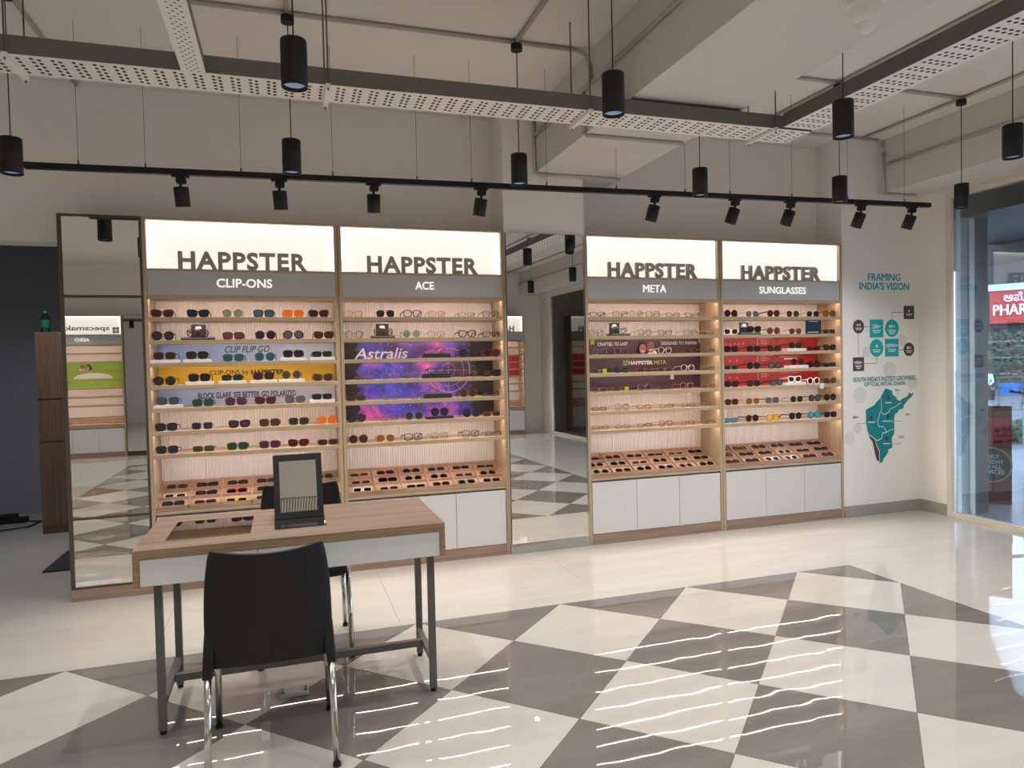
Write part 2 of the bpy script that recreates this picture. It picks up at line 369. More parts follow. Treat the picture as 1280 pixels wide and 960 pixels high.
# ------------------------------------------------------------------ display bays
BW = 0.024
SH = [1.774, 1.626, 1.480, 1.334, 1.188, 1.038, 0.890]    # shelf tops
ST = 0.027
fl_mesh = {}
def flute_mesh(W):
    b = MB(); n = int(W/0.0185); p = W/n; top, bot = 1.895, 0.50
    prof = []
    for i in range(n):
        prof += [(i*p, 0.0), (i*p+p*0.12, -0.006), (i*p+p*0.78, -0.006), (i*p+p*0.90, 0.0)]
    prof.append((W, 0.0))
    for z in (bot, top): b.v += [(x, y, z) for x, y in prof]
    m_ = len(prof); b.f = [(i, i+1, m_+i+1, m_+i) for i in range(m_-1)]
    return b.mesh('fluted_panel', False)
def bay(name, label, x0, W, yf, rotz, sign, fascia, fw, opp=False, group='display bays'):
    t = thing(name, label, 'display shelf', (x0, yf, 0), rotz, group)
    D = 0.295
    for a in (0.0, W-BW):
        MB().box(a+0.0005, a+BW-0.0005, 0, D, 0.0, 2.41).build('side_panel', OAKZ, t, bevel=0.0015)
    MB().box(BW, W-BW, D-0.012, D, 0.08, 2.395).build('back_board', DOORW, t)
    MB().box(BW, W-BW, 0, D, 2.395, 2.41).build('top_panel', OAK, t)
    obj('fluted_panel', flute_mesh(W-2*BW), FLUTE, t, (BW, D-0.0125, 0))
    # sign box
    sb = MB().box(BW, W-BW, 0.055, 0.065, 2.085, 2.395).build('sign_panel', BOXM, t)
    e = MB().box(BW+0.004, W-BW-0.004, 0.036, 0.05, 2.386, 2.3945)
    e.box(BW+0.0005, BW+0.007, 0.036, 0.05, 2.09, 2.385); e.box(W-BW-0.007, W-BW-0.0005, 0.036, 0.05, 2.09, 2.385)
    e.build('edge_light', EDGEM, sb)
    MB().box(BW, W-BW, 0.0, 0.125, 2.070, 2.085).build('ledge', OAK, t)
    fa = MB().box(BW, W-BW, 0.006, 0.02, 1.915, 2.070).build('fascia', FASC, t)
    lettering(fascia, W/2-fw/2, 1.968, fw, 0.058, 0.0045, FTXT, fa, off=0.018)
    rl = MB().box(BW, W-BW, 0.010, D-0.012, 1.902, 1.915).build('rail', OAK, t); MB().box(BW, W-BW, 0.0, 0.010, 1.889, 1.915).build('front_edge', OAK, rl)
    def led(par, zz):
        MB().box(BW+0.01, W-BW-0.01, 0.016, 0.0225, zz-0.003, zz).build('led_strip', LEDM, par)
    led(rl, 1.902)
    for z in SH:
        s_ = MB().box(BW, W-BW, 0.010, D-0.02, z-ST+0.007, z).build('shelf', OAK, t)
        MB().box(BW, W-BW, 0.0, 0.010, z-ST, z).build('front_edge', OAK, s_, bevel=0.002)
        led(s_, z-ST+0.007)
    # sectioned tray
    zf, zb = 0.535, 0.660
    def sl(y): return zf + (zb-zf)*(y-0.005)/(D-0.03)
    b = MB(); y0, y1 = 0.005, D-0.02
    b.v = [(BW, y0, zf-0.012), (W-BW, y0, zf-0.012), (W-BW, y1, sl(y1)-0.012), (BW, y1, sl(y1)-0.012), (BW, y0, zf), (W-BW, y0, zf), (W-BW, y1, sl(y1)), (BW, y1, sl(y1))]
    b.f = [(3, 2, 1, 0), (4, 5, 6, 7), (0, 1, 5, 4), (1, 2, 6, 5), (2, 3, 7, 6), (3, 0, 4, 7)]
    tr = b.build('tray', TRAYW, t)
    dh = 0.020
    for k in range(7):
        xx = BW+0.004 + (W-2*BW-0.008)*k/6
        q = MB(); q.v = [(xx-0.004, y0, zf), (xx+0.004, y0, zf), (xx+0.004, y1, sl(y1)), (xx-0.004, y1, sl(y1)), (xx-0.004, y0, zf+dh), (xx+0.004, y0, zf+dh), (xx+0.004, y1, sl(y1)+dh), (xx-0.004, y1, sl(y1)+dh)]
        q.f = list(b.f); q.build('divider', TRAYW, tr)
    for k in range(4):
        yy = y0+0.004 + (y1-y0-0.008)*k/3
        MB().box(BW+0.008, W-BW-0.008, yy-0.004, yy+0.004, sl(yy)-0.004, sl(yy)+dh-0.001).build('divider', TRAYW, tr)
    MB().box(BW, W-BW, -0.002, D-0.012, 0.500, 0.519).build('counter', OAK, t, bevel=0.002)
    nd = 3
    for k in range(nd):
        a = BW+0.003 + (W-2*BW-0.006)*k/nd; c = BW+0.003 + (W-2*BW-0.006)*(k+1)/nd
        MB().box(a+0.0015, c-0.0015, 0.001, 0.019, 0.084, 0.486).build('door', DOORW, t, bevel=0.0012)
    MB().box(BW, W-BW, 0.05, D-0.012, 0.08, 0.50).build('cabinet_body', DOORW, t)
    MB().box(BW, W-BW, 0.002, 0.05, 0.0, 0.080).build('plinth', PLINTH, t)
    # raised letters standing on the ledge
    if sign:
        me = text_mesh('letters', sign, W/2-0.40, 2.0855, 0.80, 0.118, 0.012, 0.022, off=0.034, space=1.12)
        for vs, fs in islands(me):
            b = MB(); b.v = vs; b.f = fs; b.build('letter', LETTER, sb)
        bpy.data.meshes.remove(me)
    return t
BAYS = [(-0.842, 1.210, 'CLIP-ONS', 0.345), (0.370, 1.196, 'ACE', 0.135), (2.214, 1.210, 'META', 0.205), (3.426, 1.236, 'SUNGLASSES', 0.475)]
BNAME = ['clip-ons bay', 'galaxy-poster bay', 'plum-poster bay', 'red-poster bay']
BLAB = ['oak eyewear bay with fascia reading CLIP-ONS and blue and yellow posters', 'oak eyewear bay with fascia reading ACE and a purple galaxy poster',
        'oak eyewear bay with plum posters just right of the mirrored column', 'oak eyewear bay with fascia reading SUNGLASSES and red posters']
bays = [bay('display_bay', BLAB[i], x, W, FY, 0, 'HAPPSTER', t, fw) for i, (x, W, t, fw) in enumerate(BAYS)]

# ------------------------------------------------------------------ mirrors on the shelf wall
mp = thing('mirror_panel', 'tall bronze-framed mirror in three panes at the left end of the bays', 'mirror', (-1.308, FY, 0))
MW = 0.464
fr = MB().box(0, 0.022, 0, 0.29, 0.0745, 2.412).box(MW-0.012, MW, 0, 0.29, 0.0745, 2.412)
fr.build('upright', BRONZE, mp)
for za, zb in ((2.398, 2.412), (1.896, 1.912), (0.508, 0.522), (0.0745, 0.086)):
    MB().box(0.0221, MW-0.0121, 0, 0.03, za, zb).build('rail', BRONZE, mp)
for za, zb in ((0.087, 0.507), (0.523, 1.895), (1.913, 2.397)):
    MB().box(0.0225, MW-0.0125, 0.008, 0.020, za, zb).build('mirror_pane', MIRROR, mp)
MB().box(0, MW, -0.003, 0.06, 0, 0.074).build('plinth', PLINTH, mp)
mc = thing('column_mirror', 'full-height mirror facing the column between the two pairs of bays', 'mirror', (1.575, FY, 0.078))
_mp = MB().box(-0.622, 0, -0.006, 0, 0, 2.315).build('mirror_pane', MIRROR, mc, (0.622, -0.003, 0)); _mp.rotation_euler.z = 0.022
MB().box(-0.002, 0.624, -0.002, 0, 0, 2.319).build('backing', BRONZE, mc)
MB().box(0.6225, 0.634, -0.012, 0, 0, 2.315).build('edge_strip', CHROME, mc)

# ------------------------------------------------------------------ graphics wall print
gp = thing('wall_graphic', 'teal and charcoal store figures printed on the white wall', 'wall graphic', (0, FY, 0))
def pz(px, py): p = at_y(px, py, FY); return p.x, p.z
def trow(body, px0, px1, pyt, pyb, m, par, off=0.0, y=-0.0022):
    x0, z0 = pz(px0, pyb); x1, z1 = pz(px1, pyt); zc = (z0+z1)/2; hh = abs(at_y((px0+px1)/2, pyt, FY).z-at_y((px0+px1)/2, pyb, FY).z)
    zc = at_y((px0+px1)/2, (pyt+pyb)/2, FY).z
    return lettering(body, x0, zc-hh/2, x1-x0, hh, y, m, par, off=off)
trow("FRAMING", 1085, 1125, 342, 351, TEAL, gp, 0.03)
trow("INDIA'S VISION", 1074, 1136, 353, 362.5, TEAL, gp, 0.03)
sx = lambda cx: 1060+cx*90/785; sy = lambda cy: 370+cy*110/960
def badge(kind, c0, c1, r0, r1, m, top, tsz, lines):
    xa, _ = pz(sx(c0), sy((r0+r1)/2)); xb, _ = pz(sx(c1), sy((r0+r1)/2)); za = at_y(sx((c0+c1)/2), sy(r1), FY).z; zb = at_y(sx((c0+c1)/2), sy(r0), FY).z
    cx, cz = (xa+xb)/2, (za+zb)/2; rx, rz = (xb-xa)/2, (zb-za)/2
    b = MB()
    if kind == 'sq': b.poly([(xa, -0.0012, za), (xb, -0.0012, za), (xb, -0.0012, zb), (xa, -0.0012, zb)])
    else: b.disc(cx, cz, rx, rz, -0.0012)
    o = b.build('badge', m, gp)
    lettering(top, cx-rx*tsz, cz+rz*0.02, 2*rx*tsz, rz*0.42, -0.0020, TXTW, o, off=0.02)
    q = MB()
    for k in range(lines):
        ww = rx*(0.62-0.14*k); zz = cz-rz*(0.22+0.2*k); q.poly([(cx-ww, -0.0020, zz-rz*0.045), (cx+ww, -0.0020, zz-rz*0.045), (cx+ww, -0.0020, zz+rz*0.045), (cx-ww, -0.0020, zz+rz*0.045)])
    q.build('small_print', TXTW, o)
badge('ci', 52, 174, 258, 410, CHAR, '4.9', 0.38, 2)
badge('sq', 236, 384, 257, 453, TEAL, '250+', 0.62, 2)
badge('ci', 402, 552, 257, 448, TEAL, '40+', 0.5, 3)
badge('sq', 606, 720, 108, 252, CHAR, '1', 0.10, 2)
badge('ci', 236, 384, 470, 664, TEAL, '4', 0.20, 2)
badge('sq', 402, 550, 466, 660, TEAL, '10MN+', 0.86, 2)
badge('ci', 604, 722, 508, 656, CHAR, '80+', 0.40, 2)
badge('sq', 52, 174, 668, 818, CHAR, '1000+', 0.70, 3)
q = MB()
for pts in ([(174, 336), (236, 336)], [(112, 410), (112, 640)], [(174, 736), (312, 736), (312, 664)], [(478, 257), (478, 180), (606, 180)], [(552, 585), (604, 585)]):
    q.line([pz(sx(a), sy(b)) for a, b in pts], 0.004, -0.0010)
q.build('connector_line', CHAR, gp)
for (cx_, cy_, r_) in ((1075, 494, .075), (1072, 535, .045), (1141, 478, .06), (1112, 462, .075), (1128, 425, .05), (1062, 548, .06), (1083, 440, .05)):
    a, b = pz(cx_, cy_); a = max(a, 4.67+r_); MB().disc(a, b, r_, r_, -0.0006).build('pale_disc', FAINT, gp)
trow("SOUTH INDIA'S FASTEST-GROWING", 1066.5, 1143.5, 470.3, 476.3, TEALD, gp, 0.02)
trow("OPTICAL RETAIL CHAIN", 1080, 1131, 477.3, 482.0, TEALD, gp, 0.02)
mx_ = lambda c: pz(1060+c[0]*90/665, 460+c[1]*130/960)
OUT = [(345,188),(405,208),(412,245),(445,270),(450,290),(480,305),(497,285),(545,262),(565,225),(585,240),(608,222),(590,262),(545,305),(515,345),(515,370),(470,385),(455,415),(435,420),(425,470),(428,560),(425,610),(405,640),(408,735),(375,750),(365,790),(345,815),(325,840),(322,865),(295,880),(285,862),(288,765),(265,720),(250,670),(190,615),(178,580),(165,500),(165,430),(160,390),(190,370),(240,345),(265,310),(300,275),(320,230)]
KER = [(190,615),(250,670),(265,720),(288,765),(288,866),(265,850),(250,800),(238,740),(225,680),(200,650)]
mo = thing('wall_map', 'teal printed map of the southern states on the white wall', 'wall graphic', (0, FY, 0))
MB().poly([(a, -0.0012, b) for a, b in map(mx_, OUT)]).build('map_area', TEALD, mo)
MB().poly([(a, -0.0014, b) for a, b in map(mx_, KER)]).build('map_area', CHAR, mo)
q = MB()
for P in ([(303,280),(308,330),(305,400),(290,420),(285,450),(272,490),(285,540),(325,540),(350,580),(345,600),(320,595),(308,650),(265,670),(190,612)], [(308,410),(330,430),(380,405),(385,380),(430,360),(490,320)], [(345,595),(385,575),(428,560)], [(250,670),(265,720),(288,765),(288,866)]):
    q.line([mx_(p) for p in P], 0.0055, -0.0020)
for P in ([(340,320),(402,320)], [(182,500),(250,500)], [(318,490),(410,490)], [(325,698),(385,698)]):
    q.line([mx_(p) for p in P], 0.008, -0.0020)
q.build('state_border', TXTW, mo)
q = MB()
for c in ((372, 280), (215, 460), (368, 450), (355, 650)):
    a, b = mx_(c); q.disc(a, b, 0.017, 0.022, -0.0020, 14)
for P in ([(455,215),(455,285)], [(90,512),(165,512)], [(428,490),(500,490)], [(415,705),(490,695)]): q.line([mx_(p) for p in P], 0.003, -0.0016)
q.build('map_pin', CHAR, mo)
for body, c0, c1, r0, r1 in (('80+', 45, 97, 443, 467), ('70+', 435, 475, 195, 215), ('35+', 532, 575, 418, 438), ('125+', 465, 520, 624, 648)):
    trow(body, 1060+c0*90/665, 1060+c1*90/665, 460+r0*130/960, 460+r1*130/960, CHAR, mo, 0.02)

# ------------------------------------------------------------------ ceiling services
def perforated(L, Wd, pitch, rows, oval, name, m, parent):
    """sheet in xy, x along the run; every third column of cells is solid, the others carry holes"""
    b = MB(); cols = int(L/pitch); px = L/cols; mg = 0.02; ry = (Wd-2*mg)/rows; n = 8
    b.poly([(0, 0, 0), (L, 0, 0), (L, mg, 0), (0, mg, 0)]); b.poly([(0, Wd-mg, 0), (L, Wd-mg, 0), (L, Wd, 0), (0, Wd, 0)])
    for c in range(cols):
        x0, x1 = c*px, (c+1)*px
        if c % 3 == 2 and not oval:
            b.poly([(x0, mg, 0), (x1, mg, 0), (x1, Wd-mg, 0), (x0, Wd-mg, 0)]); continue
        for r in range(rows):
            y0, y1 = mg+r*ry, mg+(r+1)*ry
            if oval and (c+r) % 2: b.poly([(x0, y0, 0), (x1, y0, 0), (x1, y1, 0), (x0, y1, 0)]); continue
            cx, cy = (x0+x1)/2, (y0+y1)/2 + (0 if oval else (0.12 if c % 3 else -0.12)*ry)
            rx = px*0.33 if not oval else px*0.20; ry_ = ry*0.30 if not oval else ry*0.40
            k = len(b.v)
            b.v += [(x0, y0, 0), (cx, y0, 0), (x1, y0, 0), (x1, cy, 0), (x1, y1, 0), (cx, y1, 0), (x0, y1, 0), (x0, cy, 0)]
            for i in range(8):
                t = -3*PI/4 + i*PI/4; b.v.append((cx+rx*math.cos(t), cy+ry_*math.sin(t), 0))
            for i in range(8):
                j = (i+1) % 8; b.f.append((k+i, k+j, k+8+j, k+8+i))
    me = b.mesh(name, False); bm = bmesh.new(); bm.from_mesh(me)
    bmesh.ops.remove_doubles(bm, verts=bm.verts, dist=1e-5); bm.to_mesh(me); bm.free()
    o = obj(name, me, m, parent); return o
TZ, TH = 2.752, 0.078
def tray(label, loc, rotz, L, Wd, pitch, rows, oval, hangers):
    t = thing('cable_tray', label, 'cable tray', loc, rotz)
    perforated(L, Wd, pitch, rows, oval, 'perforated_base', GALV, t)
    for y in (0.0, Wd-0.002):
        MB().box(0, L, y, y+0.002, 0.0005, TH if not oval else 0.05).build('side_flange', TRAYSHADE, t)
    MB().box(0.01, L-0.01, 0.012, Wd-0.012, 0.010, 0.030).build('hole_dark_liner', BLACK, t)  # added black slab, no cables seen: makes the holes look shaded
    for hx in hangers:
        MB().box(hx-0.011, hx+0.011, -0.022, Wd+0.022, -0.020, -0.001).build('hanger_channel', GALV, t)
        for y in (-0.012, Wd+0.012):
            MB().tube((hx, y, -0.03), (hx, y, CZ-loc[2]), 0.004, n=6).build('hanger_rod', STEEL, t)
TX1 = 3.0
hx = [at_y(p, q, 3.45).x for p, q in ((10, 88), (410, 120), (735, 150), (965, 164))]
tray('long perforated cable tray hung parallel to the bays', (LX+0.1, 3.43, TZ), 0, TX1-LX-0.1, 0.225, 0.0262, 5, False, [x-LX-0.1 for x in hx])
tray('perforated cable tray running towards the camera at upper right', (TX1, OY+0.1, TZ), PI/2, 3.40-OY-0.1, 0.225, 0.0262, 5, False, [2.0, 4.2])
tray('narrow slotted cable tray meeting the long tray at upper left', (-0.296, OY+0.1, TZ-0.004), PI/2, 3.425-OY-0.1, 0.100, 0.021, 4, True, [2.5])
def conduit(label, pts, r=0.0125, clips=()):
    o = MB().path(pts, r, 10).build('conduit', CONDUIT, smooth=True)
    return tag(o, label, 'conduit')
cz = CZ-0.014
conduit('painted conduit along the ceiling above the long cable tray', [(-1.24, 3.95, cz), (1.72, 3.95, cz), (1.79, 3.95, cz-0.02), (1.815, 3.95, cz-0.08), (1.815, 3.95, 3.14)])
conduit('painted conduit fixed along the side of the middle beam', [(1.814, 4.95, 3.115), (1.814, OY, 3.115)])
conduit('painted ceiling conduit running forward from the pendant by the middle beam', [(1.345, 3.93, cz), (1.345, OY, cz)])
conduit('painted ceiling conduit running forward above the clip-ons bay', [(0.062, 3.93, cz), (0.062, OY, cz)])
conduit('painted ceiling conduit at the upper left corner', [(-1.24, 5.27, cz), (-1.24, OY, cz)])
conduit('painted conduit round the end of the middle beam', [(1.816, 4.965, 3.30), (1.816, 4.965, 2.86), (1.835, 4.965, 2.838), (2.52, 4.965, 2.838)])
conduit('painted conduit crossing under the middle beam', [(1.816, 4.06, 3.10), (1.816, 4.06, 2.86), (1.835, 4.06, 2.838), (2.52, 4.06, 2.838)])
conduit('painted ceiling conduit right of the middle beam', [(3.19, 3.95, cz), (3.66, 3.95, cz)])
conduit('painted ceiling conduit running forward over the plum-poster bay', [(3.69, 4.9, cz), (3.69, OY, cz)])
conduit('painted ceiling conduit near the window beam', [(4.15, 3.95, cz), (4.78, 3.95, cz)])
conduit('painted ceiling conduit running forward beside the window beam', [(4.81, 4.9, cz), (4.81, OY, cz)])
conduit('painted conduit dropping down the end of the window beam', [(4.2, 4.90, cz), (4.98, 4.90, cz), (5.04, 4.90, cz-0.03), (5.05, 4.90, cz-0.1), (5.05, 4.90, 2.86), (5.07, 4.90, 2.846), (5.42, 4.90, 2.846)])
conduit('painted conduit fixed along the side of the window beam', [(5.052, 4.86, 3.09), (5.052, OY, 3.09)])
# detector
dp = at_z(1083, 20, 2.78); dt = thing('ceiling_detector', 'white conical detector hanging from the middle beam at the top edge', 'detector', (2.40, 2.41, 0))
_d = at_z(1083, 42, BZ-0.165); dt.location = (_d.x, _d.y, BZ); dt.scale = (1.18, 1.18, 1.18)
MB().lathe([(0.0, -0.001), (0.052, -0.001), (0.052, -0.035), (0.062, -0.038), (0.062, -0.048), (0.056, -0.055), (0.0, -0.055)], 28).build('base', WHITE, dt, smooth=True)
MB().lathe([(0.054, -0.055), (0.048, -0.085), (0.036, -0.108), (0.0, -0.108)], 28).build('body', WHITE, dt, smooth=True)
MB().lathe([(0.035, -0.108), (0.030, -0.122), (0.010, -0.138), (0.0, -0.14)], 28).build('lens_cap', WHITE, dt, smooth=True)

# pendants
def pend_meshes():
    R_, H_ = 0.0485, 0.175
    body = MB().lathe([(0.0, H_), (R_*0.96, H_), (R_, H_-0.003), (R_, 0.0), (R_*0.9, 0.0), (R_*0.86, 0.006), (R_*0.80, 0.035), (0, 0.035)], 28).mesh('shade')
    lens = MB().lathe([(0, 0.012), (R_*0.80, 0.012), (R_*0.80, 0.016), (0, 0.016)], 20).mesh('diffuser')
    return body, lens
PB, PL = pend_meshes(); PB.materials.append(BLACK); PL.materials.append(LAMPM)
for p in PB.polygons: p.use_smooth = True
PCM = {}
def pendant(x, y, zc, label, drop=True, power=LAMP_W):
    z0 = zc-0.0875
    t = thing('pendant_lamp', label, 'pendant lamp', (x, y, z0), 0, 'black cylinder pendant lamps')
    obj('shade', PB, None, t); obj('diffuser', PL, None, t)
    top = (BZ if 1.83 <= x <= 2.54 else CZ)-z0
    key = round(top, 3)
    if key not in PCM:
        a = MB().tube((0, 0, 0.175), (0, 0, top-0.06), 0.0028, n=6).mesh('cord'); a.materials.append(BLACK)
        c = MB().lathe([(0, top-0.062), (0.034, top-0.062), (0.034, top-0.028), (0.012, top-0.028), (0.012, top-0.0265), (0, top-0.0265)], 20).mesh('canopy'); c.materials.append(BLACK); PCM[key] = (a, c)
    obj('cord', PCM[key][0], None, t); obj('canopy', PCM[key][1], None, t)
    ld = bpy.data.lights.new('pendant_bulb', 'SPOT'); ld.energy = power; ld.spot_size = math.radians(130); ld.spot_blend = 1.0; ld.shadow_soft_size = 0.03
    ld.color = (1.0, 0.985, 0.955); lo = bpy.data.objects.new('pendant_bulb', ld); COL.objects.link(lo); lo.parent = t; lo.location = (0, 0, 0.004)
PY1, PY2, PZC = 2.78, 3.95, 2.57
near = [(367.5, 80, 'right of the slotted tray'), (766.5, 118, 'in front of the middle beam'), (1054, 149, 'at the cable tray corner'), (1266, 177, 'at the right edge of the picture')]
far = [(364.5, 196, 'over the clip-ons bay'), (649, 212, 'over the column mirror'), (875, 228, 'over the plum-poster bay'), (1049.5, 237, 'over the red-poster bay'), (1202, 245, 'in front of the shop window')]
for px, py, d in near:
    p = at_y(px, py, PY1); pendant(p.x, PY1, p.z, 'black cylinder pendant lamp of the near row, ' + d)
for px, py, d in far:
    p = at_y(px, py, PY2); pendant(p.x, PY2, p.z, 'black cylinder pendant lamp of the far row, ' + d)
p = at_y(14, 195, 4.05); pendant(p.x, 4.05, p.z, 'black cylinder pendant lamp at the left edge of the picture')
_o6 = ['first', 'second', 'third', 'fourth', 'fifth', 'sixth']
for j_, y in enumerate((1.55, 0.1, -1.4, -2.8)):
    for i_, x in enumerate((-3.4, -1.2, -0.17, 1.39, 2.62, 3.74)):
        pendant(x, y, PZC, 'black pendant lamp out of view, %s row back from the near row, %s from left' % (_o6[j_], _o6[i_]))
pendant(-1.2, PY1, PZC, 'black cylinder pendant lamp just outside the left of view, near row')

# track with heads
TA = Vector((-1.275, 4.34, 2.528)); TB = Vector((4.80, 4.22, 2.582))
tk = thing('track_rail', 'long black lighting track hung on thin wires in front of the bays', 'track', tuple(TA))
def on_track(px, py=240):
    best = None
    for i in range(801):
        q = TA.lerp(TB, i/800); d = q-CAM; u = 640+F_PX*d.dot(RT)/d.dot(FW)
        if best is None or abs(u-px) < best[0]: best = (abs(u-px), q)
    return best[1]
b = MB(); k = TB-TA
b.v = [(x+dx, y+dy, z+dz) for (x, y, z) in ((0, 0, 0), tuple(k)) for dx, dy, dz in ((0, -0.017, -0.016), (0, 0.017, -0.016), (0, 0.017, 0.016), (0, -0.017, 0.016))]
b.f = [(0, 1, 2, 3), (7, 6, 5, 4), (0, 4, 5, 1), (1, 5, 6, 2), (2, 6, 7, 3), (3, 7, 4, 0)]
b.build('rail', BLACK, tk)
for px in (98, 183, 302, 417, 521, 589, 684, 771, 856, 913, 990, 1060, 1131):
    q = on_track(px)-TA
    top = (BZ if 1.83 <= q.x+TA.x <= 2.54 else CZ)-TA.z
    MB().tube((q.x, q.y, q.z+0.016), (q.x, q.y, top-0.001), 0.0013, n=5).tube((q.x, q.y, q.z+0.016), (q.x, q.y, q.z+0.04), 0.005, n=6).build('suspension_wire', STEEL, tk)
heads = [(226, 'leftmost, above the clip-ons bay', 3, 4), (349, 'second from the left, above the clip-ons bay', 3, 3), (466, 'third from the left, above the galaxy-poster bay', 2, 0), (601, 'fourth from the left, beside the column', 6, -6), (818, 'above the plum-poster bay, right of the column', 6, -10), (918, 'sixth from the left, above the red-poster bay', 6, -14), (988, 'seventh from the left, above the red-poster bay', 6, -14), (1076, 'second from the right end, by the white wall', 8, -14), (1140, 'rightmost, at the end of the track', 14, -8)]
HB = MB().lathe([(0, 0.0), (0.036, 0.0), (0.040, -0.004), (0.040, -0.108), (0.036, -0.108), (0.034, -0.09), (0, -0.09)], 24).mesh('lamp_head'); HB.materials.append(BLACK)
for p_ in HB.polygons: p_.use_smooth = True
for px, d, tilt, side in heads:
    q = on_track(px)
    t = thing('track_spotlight', 'black track spotlight, ' + d, 'spotlight', (q.x, q.y, q.z-0.017), 0, 'black spotlights on the track')
    MB().box(-0.045, 0.045, -0.014, 0.014, -0.012, 0.0).build('adapter', BLACK, t)
    MB().box(-0.024, 0.030, -0.022, 0.022, -0.046, -0.0125).build('driver_box', BLACK, t, bevel=0.008)
    MB().tube((0, 0, -0.066), (0, 0, -0.0465), 0.008, n=10).build('swivel', BLACK, t)
    h = obj('lamp_head', HB, None, t, (0, 0, -0.064)); h.rotation_euler = (math.radians(8+tilt), math.radians(-side), 0)
    ld = bpy.data.lights.new('spot_bulb', 'SPOT'); ld.energy = TRACK_W; ld.spot_size = math.radians(105); ld.spot_blend = 1.0; ld.shadow_soft_size = 0.025; ld.color = (1.0, 0.95, 0.88)
    lo = bpy.data.objects.new('spot_bulb', ld); COL.objects.link(lo); lo.parent = h; lo.location = (0, 0, -0.10)

# ------------------------------------------------------------------ posters in the bays
PYB = FY+0.295-0.0125-0.0075          # poster front plane, just proud of the flutes
def galaxy_mat():
    m, N, L, b = _new('galaxy_print')
    geo = N.new('ShaderNodeNewGeometry'); n1 = N.new('ShaderNodeTexNoise'); n1.inputs['Scale'].default_value = 3.4; n1.inputs['Detail'].default_value = 8; n1.inputs['Roughness'].default_value = 0.62; n1.inputs['Distortion'].default_value = 0.5
    L.new(geo.outputs['Position'], n1.inputs['Vector'])
    r = N.new('ShaderNodeValToRGB'); e = r.color_ramp.elements
    e[0].position = 0.30; e[0].color = (0.025, 0.014, 0.04, 1); e[1].position = 0.68; e[1].color = (0.80, 0.30, 0.62, 1)
    for p_, c in ((0.40, (0.065, 0.04, 0.16)), (0.49, (0.11, 0.10, 0.52)), (0.56, (0.30, 0.15, 0.62)), (0.62, (0.62, 0.15, 0.50))):
        q_ = e.new(p_); q_.color = (*c, 1)
    L.new(n1.outputs['Fac'], r.inputs['Fac'])
    n3 = N.new('ShaderNodeTexNoise'); n3.inputs['Scale'].default_value = 1.7; n3.inputs['Detail'].default_value = 2; L.new(geo.outputs['Position'], n3.inputs['Vector'])
    r3 = N.new('ShaderNodeValToRGB'); r3.color_ramp.elements[0].position = 0.38; r3.color_ramp.elements[0].color = (0.55, 0.8, 1.6, 1); r3.color_ramp.elements[1].position = 0.6; r3.color_ramp.elements[1].color = (1.7, 0.9, 1.1, 1)
    L.new(n3.outputs['Fac'], r3.inputs['Fac']); mm = N.new('ShaderNodeMix'); mm.data_type = 'RGBA'; mm.blend_type = 'MULTIPLY'; mm.inputs[0].default_value = 1.0
    L.new(r.outputs['Color'], mm.inputs[6]); L.new(r3.outputs['Color'], mm.inputs[7])
    v = N.new('ShaderNodeTexVoronoi'); v.inputs['Scale'].default_value = 26; L.new(geo.outputs['Position'], v.inputs['Vector'])
    lt = N.new('ShaderNodeMath'); lt.operation = 'LESS_THAN'; lt.inputs[1].default_value = 0.09; L.new(v.outputs['Distance'], lt.inputs[0])
    mx = N.new('ShaderNodeMix'); mx.data_type = 'RGBA'; mx.inputs[7].default_value = (0.85, 0.75, 0.9, 1)
    L.new(lt.outputs[0], mx.inputs[0]); L.new(mm.outputs[2], mx.inputs[6]); L.new(mx.outputs[2], b.inputs['Base Color'])
    b.inputs['Roughness'].default_value = 0.35
    return m
GAL = galaxy_mat()
def grad_mat(name, a, c, axis=0, scale=1.0, off=0.0):
    m, N, L, b = _new(name); tc = N.new('ShaderNodeTexCoord'); sp = N.new('ShaderNodeSeparateXYZ'); L.new(tc.outputs['Generated'], sp.inputs[0])
    mx = N.new('ShaderNodeMix'); mx.data_type = 'RGBA'; mx.inputs[6].default_value = (*a, 1); mx.inputs[7].default_value = (*c, 1)
    L.new(sp.outputs[axis], mx.inputs[0]); L.new(mx.outputs[2], b.inputs['Base Color']); b.inputs['Roughness'].default_value = 0.35
    return m
P_BLUE = grad_mat('blue_poster_print', (0.20, 0.33, 0.66), (0.60, 0.68, 0.84)); P_PALE = grad_mat('pale_blue_poster_print', (0.30, 0.42, 0.72), (0.66, 0.68, 0.76))
P_YEL = mat('yellow_poster_print', (0.78, 0.49, 0.012), 0.4); P_RED = mat('red_poster_print', (0.46, 0.022, 0.022), 0.4, var=0.25, vscale=5)
P_PLUM = mat('plum_poster_print', (0.085, 0.036, 0.055), 0.35, var=0.35, vscale=3); P_LIME = mat('lime_poster_print', (0.30, 0.52, 0.03), 0.4, var=0.1)
P_PINK = mat('faded_pink_print', (0.72, 0.36, 0.34), 0.5); SKIN1 = mat('printed_skin_tone', (0.52, 0.24, 0.15), 0.5); SKIN2 = mat('printed_skin_tone_deep', (0.36, 0.15, 0.09), 0.5)
HAIR = mat('printed_dark_hair', (0.02, 0.012, 0.010), 0.5); LIMEP = mat('lime_print', (0.42, 0.55, 0.02), 0.5); LAV = mat('lavender_print', (0.55, 0.45, 0.62), 0.5); DKP = mat('dark_foliage_print', (0.030, 0.022, 0.024), 0.5)
def gap(k): return SH[k]+0.0015, SH[k-1]-ST+0.005 if k else 1.890
